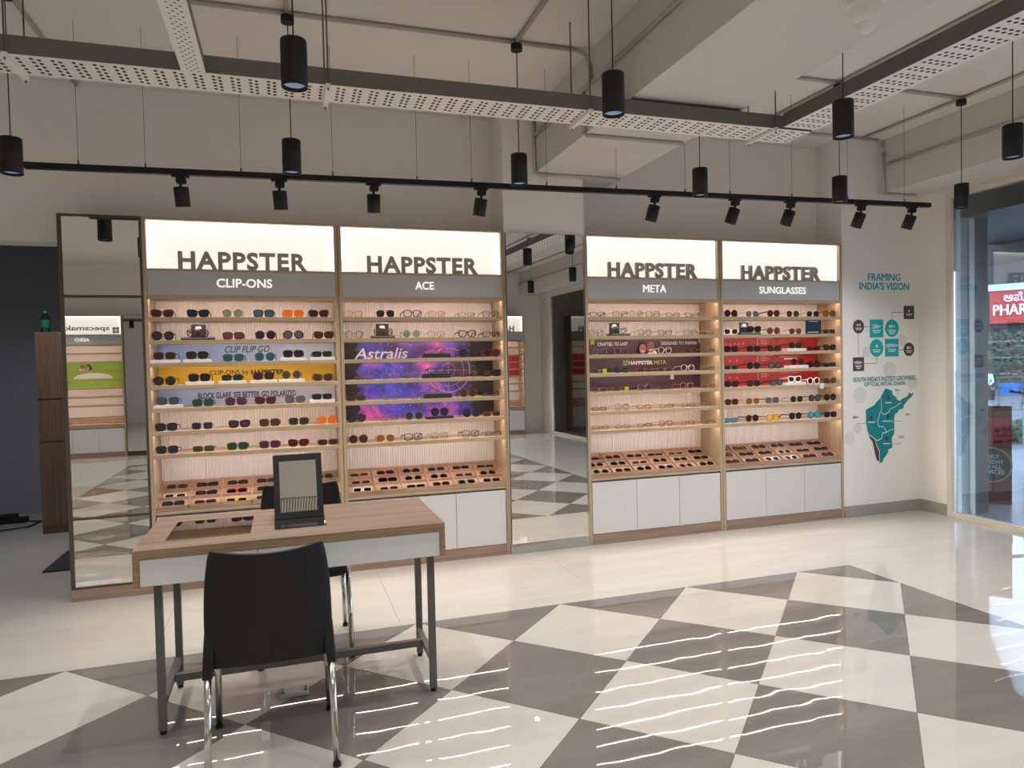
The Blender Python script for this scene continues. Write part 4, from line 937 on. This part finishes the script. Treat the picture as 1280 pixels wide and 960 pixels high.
MB().poly([(-0.06, -0.0006, 0.012), (0.05, -0.0006, 0.012), (0.05, -0.0006, 0.017), (-0.06, -0.0006, 0.017)]).poly([(-0.05, -0.0006, 0.106), (0.05, -0.0006, 0.106), (0.05, -0.0006, 0.109), (-0.05, -0.0006, 0.109)]).build('printed_line', TXTW, t)
# price tags
LIMET = mat('lime_tag', (0.48, 0.52, 0.01), 0.5)
sc_ = lambda cx, cy: (730+cx*170/1280, 412+cy*85/640)
for cx, cy, m, d in ((78, 118, LIMET, 'lime tag at the left end of the plum poster with faces'), (1092, 105, WHITE, 'white tag at the right end of the plum poster with faces'), (1122, 285, LIMET, 'lime tag at the right end of the plum poster with lettering'), (828, 447, WHITE, 'white tag on the plain plum poster'), (1140, 498, LIMET, 'lime tag at the right end of the plain plum poster')):
    p = at_y(*sc_(cx, cy), PYB-0.002)
    tag(MB().box(-0.016, 0.016, 0, 0.0008, -0.019, 0.019).build('price_tag', m, None, (p.x, PYB-0.0032, p.z)), d, 'price tag', 'price tags')
for cx, cy, k, d in ((195, 388, 3, 'lime tag on the fourth shelf of the plum-poster bay'), (402, 553, 4, 'lime tag on the fifth shelf of the plum-poster bay')):
    p = at_y(*sc_(cx, cy), FY+0.015)
    tag(MB().box(-0.018, 0.018, 0, 0.001, 0, 0.036).build('price_tag', LIMET, None, (p.x, FY+0.015, SH[k])), d, 'price tag', 'price tags')
p = at_y(1027.5, 480, FY-0.003); tag(MB().box(-0.022, 0.022, -0.001, 0.0, -0.034, 0.012).build('price_tag', WHITE, None, (p.x, FY-0.001, SH[4]-0.004)), 'white paper tag hanging from the fifth shelf of the red-poster bay', 'price tag', 'price tags')

# ------------------------------------------------------------------ desk
DX0, DX1, DY0, DY1, DZ = -0.566, 0.628, 2.925, 3.555, 0.752
dk = thing('consulting_desk', 'oak-topped desk with white drawers and grey steel legs', 'desk', (DX0, DY0, 0))
DW, DD = DX1-DX0, DY1-DY0
ix0, ix1, iy0, iy1 = 0.092, 0.412, 0.130, 0.500
tp = MB().box(0, DW, 0.003, iy0, DZ-0.034, DZ).box(0, DW, iy1, DD, DZ-0.034, DZ).box(0, ix0, iy0, iy1, DZ-0.034, DZ).box(ix1, DW, iy0, iy1, DZ-0.034, DZ)
tp = tp.build('table_top', DESKW, dk)
MB().box(0, DW, 0, 0.003, DZ-0.034, DZ).build('edge_band', DESKE, tp)
for a, b_ in ((0, 0.022), (DW-0.022, DW)):
    MB().box(a, b_, 0, DD, 0.612, DZ-0.034).build('side_panel', DESKE, dk)
MB().box(0.022, DW-0.022, 0.022, DD, 0.614, DZ-0.09).build('drawer_box', DOORW, dk)
for a, b_ in ((0.023, 0.441), (0.444, DW-0.023)):
    MB().box(a, b_, 0.004, 0.022, 0.613, DZ-0.036).build('drawer', DOORW, dk, bevel=0.001)
ins = MB().box(ix0, ix1, iy0, iy1, DZ-0.0895, DZ-0.075).build('display_tray', DESKE, dk)
for k in range(9):
    yy = iy0+0.012+k*(iy1-iy0-0.024)/9; MB().box(ix0+0.004, ix1-0.004, yy, yy+0.026, DZ-0.075, DZ-0.062).build('slat', WALN, ins)
MB().box(ix0+0.002, ix1-0.002, iy0+0.002, iy1-0.002, DZ-0.006, DZ-0.001).build('glass_pane', DESKG, dk)
lg = 0.029
LP = [(-0.497, 3.022), (0.578, 3.010), (-0.490, 3.445), (0.590, 3.40)]
for k, (x, y) in enumerate(LP):
    l = MB().box(x-DX0-lg/2, x-DX0+lg/2, y-DY0-lg/2, y-DY0+lg/2, 0.016, 0.612).build('leg', STEEL, dk, bevel=0.002)
    MB().tube((x-DX0, y-DY0, 0.0), (x-DX0, y-DY0, 0.0155), 0.012, n=12).build('foot', BLACK, l)
for a, b_ in ((0, 2), (1, 3)):
    x = (LP[a][0]+LP[b_][0])/2-DX0; MB().box(x-0.013, x+0.013, LP[a][1]-DY0+lg/2, LP[b_][1]-DY0-lg/2, 0.115, 0.145).build('stretcher', STEEL, dk)
MB().box(LP[0][0]-DX0+0.016, LP[1][0]-DX0-0.007, 0.30, 0.328, 0.115, 0.145).build('stretcher', STEEL, dk)
# table mirror
tm = thing('table_mirror', 'black-framed table mirror standing on the desk', 'mirror', (0.042, 3.215, DZ+0.0005), 0.02)
tb = MB(); tb.v = [(-0.105, -0.13, 0), (0.105, -0.13, 0), (0.105, 0.03, 0), (-0.105, 0.03, 0), (-0.105, -0.13, 0.004), (0.105, -0.13, 0.004), (0.105, 0.03, 0.016), (-0.105, 0.03, 0.016)]
tb.f = [(3, 2, 1, 0), (4, 5, 6, 7), (0, 1, 5, 4), (1, 2, 6, 5), (2, 3, 7, 6), (3, 0, 4, 7)]
tb.build('base', mat('glossy_black_base', (0.012, 0.012, 0.012), 0.04, ior=1.7), tm)
fr = MB().box(-0.104, -0.079, 0, 0.014, 0, 0.285).box(0.079, 0.104, 0, 0.014, 0, 0.285).box(-0.079, 0.079, 0, 0.014, 0, 0.028).box(-0.079, 0.079, 0, 0.014, 0.257, 0.285)
f_ = fr.build('frame', BLACKP, tm, (0, 0.0, 0.0155)); f_.rotation_euler.x = -math.radians(19)
MB().box(-0.0788, 0.0788, 0.005, 0.012, 0.0282, 0.2568).build('mirror_pane', MIRROR, f_)
# floor socket
sk = thing('floor_socket', 'small grey floor socket box under the desk', 'socket', (-0.005, 3.19, 0.0))
MB().box(-0.062, 0.062, -0.032, 0.032, 0.0005, 0.018).build('plate', mat('grey_socket_plastic', (0.42, 0.40, 0.37), 0.4), sk, bevel=0.004)
for a in (-0.052, 0.044): MB().box(a, a+0.012, -0.02, 0.02, 0.0182, 0.023).build('clip', STEEL, sk)

# ------------------------------------------------------------------ chairs
def chair(label, loc, rotz):
    t = thing('stacking_chair', label, 'chair', loc, rotz, 'black plastic chairs')
    # local: +y is where the sitter faces; back at -y
    n = 17
    def sheet(name, prof, hw, fn, th):
        b = MB()
        for j, ((y, z), w_) in enumerate(zip(prof, hw)):
            for i in range(n):
                u = -1+2*i/(n-1); b.v.append(fn(j, u, u*w_, y, z))
        for j in range(len(prof)-1):
            for i in range(n-1):
                k = j*n+i; b.f.append((k, k+1, k+n+1, k+n))
        o = b.build(name, BLACKP, t, smooth=True)
        so = o.modifiers.new('thickness', 'SOLIDIFY'); so.thickness = th; so.offset = 0
        sub = o.modifiers.new('smooth', 'SUBSURF'); sub.levels = 1; sub.render_levels = 2
    sp_ = [(0.212, 0.405), (0.216, 0.432), (0.200, 0.450), (0.10, 0.449), (0.0, 0.442), (-0.10, 0.440), (-0.165, 0.446), (-0.192, 0.455)]
    sheet('seat', sp_, [0.190, 0.198, 0.203, 0.205, 0.205, 0.204, 0.202, 0.200], lambda j, u, x, y, z: (x, y-(0.02*u*u if j < 3 else 0), z+(0.012*u*u-0.006 if 2 < j < 7 else 0)), 0.016)
    bp_ = [(-0.222, 0.392), (-0.224, 0.42), (-0.226, 0.48), (-0.228, 0.55), (-0.231, 0.62), (-0.235, 0.69), (-0.240, 0.745), (-0.244, 0.780), (-0.246, 0.797), (-0.246, 0.803)]
    sheet('backrest', bp_, [0.196, 0.207, 0.213, 0.214, 0.212, 0.208, 0.201, 0.195, 0.189, 0.185], lambda j, u, x, y, z: (x, y+0.034*u*u, z+(0.020*(u*u-0.55)*max(0, j-5)/4)+(0.006*(1-u*u) if j == 0 else 0)), 0.015)
    for sd in (-1, 1):
        b = MB()
        for (y, z, w0, w1, d) in ((-0.188, 0.52, 0.190, 0.214, 0.010), (-0.194, 0.44, 0.183, 0.219, 0.026), (-0.20, 0.365, 0.190, 0.224, 0.019)):
            b.v += [(sd*w0, y-d, z), (sd*w1, y-d*0.6, z), (sd*w1, y+d, z), (sd*w0, y+d, z)]
        for j in range(2):
            for i in range(4):
                k = j*4; b.f.append((k+i, k+(i+1) % 4, k+4+(i+1) % 4, k+4+i))
        b.f += [(0, 1, 2, 3), (11, 10, 9, 8)]
        b.build('leg_sleeve', BLACKP, t, bevel=0.006)
        for i2, (ya, yb, za) in enumerate(((-0.20, -0.235, 0.38), (0.165, 0.205, 0.425))):
            l = MB().tube((sd*0.205, ya, za), (sd*0.213, yb, 0.012), 0.0125, n=16).build('leg', CHROME, t, smooth=True)
            MB().tube((sd*0.213, yb, 0.0), (sd*0.213, yb, 0.014), 0.0145, n=12).build('foot_cap', BLACKP, l)
        MB().tube((sd*0.200, -0.19, 0.425), (sd*0.200, 0.17, 0.425), 0.010, n=10).build('seat_rail', CHROME, t, smooth=True)
    return t
chair('black plastic chair with chrome legs seen from behind, in front of the desk', (-0.078, 2.79, 0), 0.0)
chair('black plastic chair with chrome legs behind the desk', (0.062, 3.71, 0), PI)

# ------------------------------------------------------------------ dark recess at left
cb = thing('tall_cabinet', 'dark walnut cabinet in the grey recess at left', 'cabinet', (-2.10, 7.21, 0))
MB().box(0, 0.75, 0.02, 0.5, 0, 1.80).build('body', WALN, cb)
for za, zb in ((0.07, 0.815), (0.830, 1.195), (1.210, 1.798)): MB().box(0.004, 0.746, 0, 0.019, za, zb).build('door', WALN, cb, bevel=0.002)
bt = thing('water_bottle', 'clear water bottle with a green label on the walnut cabinet', 'bottle', (-2.045, 7.34, 1.8005))
MB().lathe([(0, 0), (0.034, 0), (0.036, 0.006), (0.036, 0.045)], 20).lathe([(0.036, 0.115), (0.034, 0.14), (0.016, 0.168), (0.014, 0.178)], 20).build('bottle_body', glass('clear_bottle_plastic', (0.75, 0.85, 0.85), 1.4, 1.5), bt, smooth=True)
MB().lathe([(0.0365, 0.045), (0.0365, 0.115)], 20).build('bottle_label', mat('green_label', (0.015, 0.16, 0.09), 0.4), bt, smooth=True)
MB().lathe([(0.0155, 0.176), (0.0155, 0.195), (0, 0.195)], 16).build('cap', mat('green_cap', (0.02, 0.18, 0.10), 0.4), bt, smooth=True)
m_ = MB().box(-1.70, -1.325, 5.80, 6.42, 0.0005, 0.014).build('door_mat', mat('dark_mat', (0.03, 0.032, 0.036), 0.95, bump=0.8, bscale=300), None, bevel=0.003); tag(m_, 'dark floor mat beside the mirror panel in the recess', 'mat')
fd = thing('foot_pedal', 'black pedal and flex lying on the recess floor', 'pedal', (-2.62, 7.9, 0))
MB().box(-0.34, 0.20, -0.05, 0.06, 0.0005, 0.05).box(-0.12, 0.12, -0.04, 0.05, 0.05, 0.085).build('pedal_body', BLACKP, fd, bevel=0.01)
MB().path([(0.2, 0, 0.008), (0.33, -0.05, 0.008), (0.3, -0.3, 0.008), (0.0, -0.42, 0.008), (-0.35, -0.40, 0.008)], 0.007, 6).build('flex', BLACKP, fd)

rl_ = thing('recess_downlight', 'round ceiling downlight inside the grey recess', 'ceiling light', (-2.0, 6.5, 2.75))
MB().lathe([(0, -0.022), (0.07, -0.022), (0.08, -0.001), (0, -0.001)], 24).build('housing', WHITE, rl_, smooth=True)
ld = bpy.data.lights.new('downlight_bulb', 'SPOT'); ld.energy = 55.0; ld.spot_size = math.radians(150); ld.spot_blend = 1.0; ld.shadow_soft_size = 0.06; ld.color = (0.9, 0.95, 1.0)
lo = bpy.data.objects.new('downlight_bulb', ld); COL.objects.link(lo); lo.parent = rl_; lo.location = (0, 0, -0.03)

# ------------------------------------------------------------------ opposite side of the shop (seen in the mirrors)
OF = -3.48
def opp(label, xr, W, sign, fascia, fw):
    return bay('display_bay', label, xr, W, OF, PI, sign, fascia, fw, True, 'display bays on the opposite wall')
b5 = opp('oak eyewear bay with lime posters reflected in the left mirror', -2.62, 1.21, None, 'AERO', 0.22)
sb = [c for c in b5.children if c.name.startswith('sign_panel')][0]
lettering('specsmakers', 0.20, 2.13, 0.86, 0.105, 0.025, LETTER, sb, ext=0.01, off=0.02, name='letters')
q = MB()
for a, b_ in ((0.05, 2.20), (0.105, 2.20), (0.05, 2.145), (0.105, 2.145)): q.box(a, a+0.047, 0.025, 0.035, b_-0.04, b_+0.008)
q.build('square_mark', LETTER, sb)
for k in (2, 3, 4):
    z0, z1 = gap(k)
    t = thing('poster', ['lime poster with two faces on the opposite wall', 'lime poster with a pale cloud on the opposite wall', 'plain lime poster on the opposite wall'][k-2], 'poster', (-2.62-BW-0.002, OF-0.275, z0), PI)
    MB().box(0, 1.158, 0, 0.0012, 0, z1-z0).build('sheet', P_LIME, t)
    if k == 2: faces(t, 0.62, 0.001, 0.95)
    if k == 3: MB().poly([(0.5+0.3*math.cos(a*PI/9), -0.001, 0.002+0.10*math.sin(a*PI/9)) for a in range(10)]).build('pale_cloud', TXTW, t)
b6 = opp('oak eyewear bay reflected at the left edge of the column mirror', 5.02, 1.21, 'HAPPSTER', 'ACE', 0.135)
b7 = opp('oak eyewear bay on the opposite wall beside the reflected one', 3.80, 1.21, 'HAPPSTER', 'CLIP-ONS', 0.345)
for k in (2, 3, 4):
    z0, z1 = gap(k); t = thing('poster', 'red poster behind the %s shelf of the opposite bay' % rl[k], 'poster', (5.02-BW-0.002, OF-0.275, z0), PI); MB().box(0, 1.158, 0, 0.0012, 0, z1-z0).build('sheet', P_RED, t)
om = thing('mirror_panel', 'narrow mirror on the opposite wall beside the lime-poster bay', 'mirror', (-2.20, OF, 0), PI)
MB().box(0, 0.40, 0, 0.02, 0.08, 2.41).build('mirror_pane', MIRROR, om); MB().box(-0.008, 0.408, 0.02, 0.03, 0, 2.418).build('backing', BRONZE, om)
cn = thing('ceiling_raft', 'cream suspended ceiling raft behind the viewer', 'ceiling raft', (2.4, -1.6, 2.70))
MB().box(-1.2, 1.4, -0.8, 0.5, -0.08, 0.0).build('raft_board', mat('cream_raft', (0.70, 0.62, 0.48), 0.6), cn)
for a, b_ in ((-1.1, -0.7), (1.3, -0.7), (-1.1, 0.4), (1.3, 0.4)): MB().tube((a, b_, 0.0005), (a, b_, (BZ if 1.83 < 2.4+a < 2.54 else CZ)-2.70), 0.004, n=6).build('hanger_rod', STEEL, cn)

vg = thing('ceiling_grille', 'square air grille in the ceiling, caught in the table mirror', 'vent', (0.31, -1.62, CZ))
MB().box(-0.22, 0.22, -0.25, 0.25, -0.012, -0.001).build('backing', SKIRT, vg)
for k in range(15):
    MB().box(-0.22+k*0.031, -0.206+k*0.031, -0.25, 0.25, -0.024, -0.0125).build('slat', GALV, vg)

# ------------------------------------------------------------------ outside the shop window
PAVE = mat('wet_grey_paving', (0.20, 0.22, 0.25), 0.25, var=0.3, vscale=2)
o = MB().box(RX+0.16, 60, -40, 60, -0.2, -0.02).build('ground', PAVE); struct(o)
REV = mat('grey_green_reveal', (0.32, 0.34, 0.30), 0.5); DARKM = mat('dark_shutter_metal', (0.010, 0.011, 0.012), 0.5)
o = MB().box(RX+0.151, RX+0.24, WIN_Y1, FY+0.3, -0.02, 3.4).build('wall_exterior_reveal', REV); struct(o)
o = MB().box(RX+0.24, RX+0.30, WIN_Y1-0.01, FY+0.3, -0.02, 3.4).build('trim_1', CREAM); struct(o)
o = MB().box(RX+0.30, RX+0.47, WIN_Y1, FY+0.3, -0.02, 3.4).build('wall_exterior_pier', DARKM); struct(o)
o = MB().box(RX+0.151, RX+2.2, OY, FY+0.8, 2.62, 3.4).build('ceiling_canopy', DARKM); struct(o)
o = MB().box(RX+2.0, RX+2.2, OY, 9.0, 2.42, 2.62).build('trim_2', DARKM); struct(o)
# notice board with the round sign
sd_ = thing('notice_board', 'short maroon notice board with a round offer sign outside the window', 'sign', (6.46, 4.93, -0.02), 0)
sd_.rotation_euler.z = -math.atan2(6.46, 4.93)
BRD = mat('maroon_board', (0.17, 0.05, 0.045), 0.5); SRED = mat('red_sign_print', (0.62, 0.03, 0.06), 0.4); NAVY = mat('navy_sign_print', (0.012, 0.022, 0.040), 0.4); GOLD = mat('gold_sign_rim', (0.55, 0.42, 0.22), 0.4); ICE = mat('pale_blue_print', (0.75, 0.88, 0.95), 0.5)
MB().box(-0.29, 0.095, 0, 0.06, 0, 0.94).build('board', BRD, sd_)
pn = MB().box(-0.285, 0.08, -0.004, -0.0005, 0.61, 0.82).build('red_panel', SRED, sd_)
q = MB()
for a in range(7): q.poly([(-0.25+a*0.045, -0.005, 0.64), (-0.23+a*0.045, -0.005, 0.64), (-0.23+a*0.045, -0.005, 0.66+0.035*(1+a % 4)), (-0.25+a*0.045, -0.005, 0.66+0.035*(1+a % 4))])
q.build('dark_print', BRD, pn)
dz = 0.375; dc = -0.068
dn = MB().lathe([(0, 0), (0.155, 0), (0.155, 0.004), (0, 0.004)], 40).build('round_sign', NAVY, sd_, (dc, -0.002, dz)); dn.rotation_euler.x = PI/2
rm = MB().lathe([(0.155, -0.002), (0.170, -0.002), (0.170, 0.006), (0.155, 0.006), (0.155, -0.002)], 40).build('rim', GOLD, sd_, (dc, -0.002, dz)); rm.rotation_euler.x = PI/2
for body, ww, zz in (('ONLY', 0.13, 0.062), ('TUESDAY', 0.20, 0.012), ('ON ALL', 0.17, -0.036), ('SERVICES', 0.21, -0.086)):
    lettering(body, dc-ww/2, dz+zz, ww, 0.040, -0.0095, ICE, sd_, off=0.03)
# shop across the street
ph = thing('pharmacy_front', 'red and white pharmacy shopfront across the street', 'building', (30.0, 21.0, 0), 0)
ph.rotation_euler.z = -math.atan2(30.0, 21.0)
DKG = mat('dark_shop_interior', (0.03, 0.03, 0.032), 0.5); PSIGN = mat('red_shop_sign', (0.50, 0.05, 0.04), 0.5)
MB().box(-12, 14, 0.4, 4, -0.02, 6.2).build('facade', DKG, ph)
sg = MB().box(-1.85, 9, 0.1, 0.4, 2.70, 4.35).build('sign_board', PSIGN, ph)
MB().box(-1.9, 9, 0.05, 0.1, 4.10, 4.38).build('top_band', mat('white_band', (0.6, 0.65, 0.68), 0.5), sg)
lettering('PHARMACY', -1.72, 3.05, 2.5, 0.46, 0.08, TXTW, sg, off=0.03)
lettering('\u0c85\u0caa\u0ccb\u0cb2\u0ccb', -1.35, 3.62, 1.9, 0.40, 0.08, TXTW, sg, off=0.01)
for a in range(3):
    MB().box(-12, 14, 0.2, 0.4, 0.5+0.7*a, 0.57+0.7*a).build('shelf_line', mat('street_grey', (0.22, 0.22, 0.22), 0.5), ph)
BLUE = mat('blue_tarpaulin', (0.02, 0.14, 0.42), 0.5)
d_ = ray(1270, 487); 
fb = thing('street_barrier', 'blue sheeted railing across the street', 'barrier', (18.1, 13.0, -0.02)); fb.rotation_euler.z = -math.atan2(18.1, 13.0)
MB().box(-0.65, 4, 0, 0.05, 0.35, 0.67).build('blue_sheet', BLUE, fb)
MB().box(-0.7, 4, -0.03, 0.0, 0.80, 0.84).build('top_rail', STEEL, fb)
for a in range(9): MB().box(-0.68+a*0.5, -0.65+a*0.5, -0.03, 0, 0, 0.80).build('post', STEEL, fb)
LEAF = mat('street_leaf', (0.035, 0.075, 0.03), 0.6, var=0.4, vscale=3)
def leafy(name, label, cat, loc, rx, rz, n, seed):
    r = random.Random(seed); b = MB()
    for _ in range(n):
        while True:
            v = Vector((r.uniform(-1, 1), r.uniform(-1, 1), r.uniform(-1, 1)))
            if v.length < 1: break
        c = Vector((v.x*rx, v.y*rx, rz+v.z*rz)); s_ = r.uniform(0.05, 0.11)
        a = Vector((r.uniform(-1, 1), r.uniform(-1, 1), r.uniform(-1, 1))).normalized(); e = a.orthogonal().normalized()
        b.poly([c-a*s_, c+e*s_*0.5, c+a*s_, c-e*s_*0.5])
    me = b.mesh(name, False); t = thing(name, label, cat, loc)
    o = obj('foliage', me, LEAF, t); o['kind'] = 'stuff'
    MB().tube((0, 0, 0), (0, 0, rz), 0.05, n=8).build('stem', WALN, t)
leafy('street_shrub', 'low green shrub outside behind the notice board', 'shrub', (11.4, 8.6, -0.02), 0.8, 0.16, 700, 3)
leafy('street_shrub', 'green shrub outside below the pharmacy sign', 'shrub', (24.0, 17.6, -0.02), 1.8, 1.15, 1800, 5)
# scooter parked outside, mostly cut by the frame
sc = thing('parked_scooter', 'parked two-wheeler outside at the right edge of the window', 'scooter', (8.05, 5.55, -0.02), 0.9)
for x in (-0.55, 0.55):
    w_ = MB().lathe([(0.20, -0.04), (0.25, -0.03), (0.25, 0.03), (0.20, 0.04), (0.20, -0.04)], 24).build('wheel', BLACKP, sc, (x, 0, 0.25)); w_.rotation_euler.x = PI/2
MB().box(-0.6, 0.1, -0.12, 0.12, 0.30, 0.62).box(-0.1, 0.5, -0.10, 0.10, 0.22, 0.32).box(0.36, 0.50, -0.14, 0.14, 0.30, 0.85).build('body', mat('scooter_paint', (0.10, 0.12, 0.16), 0.3), sc, bevel=0.04)
MB().box(-0.62, 0.0, -0.13, 0.13, 0.625, 0.70).build('seat', BLACKP, sc, bevel=0.03)
MB().path([(0.50, 0, 0.30), (0.40, 0, 0.95), (0.36, -0.30, 1.0)], 0.018, 8).path([(0.40, 0, 0.95), (0.36, 0.30, 1.0)], 0.018, 8).build('handlebar', BLACKP, sc)
# seated person far outside
def person(label, loc, rotz, h=1.0):
    J = {'pelvis': (0, 0, 0.50), 'belly': (0, -0.01, 0.66), 'chest': (0, -0.01, 0.86), 'neck': (0, 0.01, 1.02), 'head0': (0, 0.03, 1.10), 'head1': (0, 0.03, 1.22),
         'lh': (-0.09, 0.02, 0.48), 'lk': (-0.11, 0.42, 0.48), 'la': (-0.11, 0.42, 0.08), 'lt': (-0.11, 0.54, 0.04), 'rh': (0.09, 0.02, 0.48), 'rk': (0.11, 0.42, 0.48), 'ra': (0.11, 0.42, 0.08), 'rt': (0.11, 0.54, 0.04),
         'ls': (-0.17, 0, 0.95), 'le': (-0.22, 0.10, 0.70), 'lw': (-0.12, 0.32, 0.58), 'rs': (0.17, 0, 0.95), 're': (0.22, 0.10, 0.70), 'rw': (0.12, 0.32, 0.58)}
    Rr = {'pelvis': .13, 'belly': .13, 'chest': .14, 'neck': .05, 'head0': .075, 'head1': .085, 'lh': .085, 'lk': .06, 'la': .04, 'lt': .035, 'rh': .085, 'rk': .06, 'ra': .04, 'rt': .035, 'ls': .055, 'le': .042, 'lw': .03, 'rs': .055, 're': .042, 'rw': .03}
    E_ = [('pelvis', 'belly'), ('belly', 'chest'), ('chest', 'neck'), ('neck', 'head0'), ('head0', 'head1'), ('pelvis', 'lh'), ('lh', 'lk'), ('lk', 'la'), ('la', 'lt'), ('pelvis', 'rh'), ('rh', 'rk'), ('rk', 'ra'), ('ra', 'rt'), ('chest', 'ls'), ('ls', 'le'), ('le', 'lw'), ('chest', 'rs'), ('rs', 're'), ('re', 'rw')]
    ks = list(J); me = bpy.data.meshes.new('body'); me.from_pydata([J[k] for k in ks], [(ks.index(a), ks.index(b)) for a, b in E_], [])
    t = thing('person', label, 'person', loc, rotz)
    m, N, L, b = _new('person_clothes'); tc = N.new('ShaderNodeTexCoord'); sp = N.new('ShaderNodeSeparateXYZ'); L.new(tc.outputs['Object'], sp.inputs[0])
    r = N.new('ShaderNodeValToRGB'); r.color_ramp.interpolation = 'CONSTANT'; r.color_ramp.elements[0].color = (0.015, 0.015, 0.02, 1); r.color_ramp.elements[1].position = 0.45; r.color_ramp.elements[1].color = (0.55, 0.60, 0.68, 1)
    e = r.color_ramp.elements.new(0.78); e.color = (0.20, 0.10, 0.06, 1)
    mm = N.new('ShaderNodeMath'); mm.operation = 'MULTIPLY'; mm.inputs[1].default_value = 0.78; L.new(sp.outputs[2], mm.inputs[0]); L.new(mm.outputs[0], r.inputs[0]); L.new(r.outputs[0], b.inputs['Base Color'])
    o = obj('body', me, m, t)
    sk = o.modifiers.new('skin', 'SKIN'); 
    for v, k in zip(me.skin_vertices[0].data, ks): v.radius = (Rr[k], Rr[k]); v.use_root = (k == 'pelvis')
    sb_ = o.modifiers.new('sub', 'SUBSURF'); sb_.levels = 1; sb_.render_levels = 2
    MB().lathe([(0, 0.10), (0.06, 0.085), (0.092, 0.03), (0.09, -0.02), (0.07, -0.05)], 16).build('hair', HAIR, t, (0, 0.01, 1.24), smooth=True)
    return t
person('person in a pale shirt and dark trousers seated far outside the window', (21.0, 16.45, -0.02), 2.2).scale = (0.80, 0.80, 0.80)

_st = thing('street_stool', 'dark low block the seated person outside rests on', 'stool', (21.0, 16.45, -0.02), 2.2); _st.scale = (0.80, 0.80, 0.80)
MB().box(-0.28, 0.28, -0.22, 0.16, 0.0, 0.38).build('seat_block', DKG, _st, bevel=0.02)
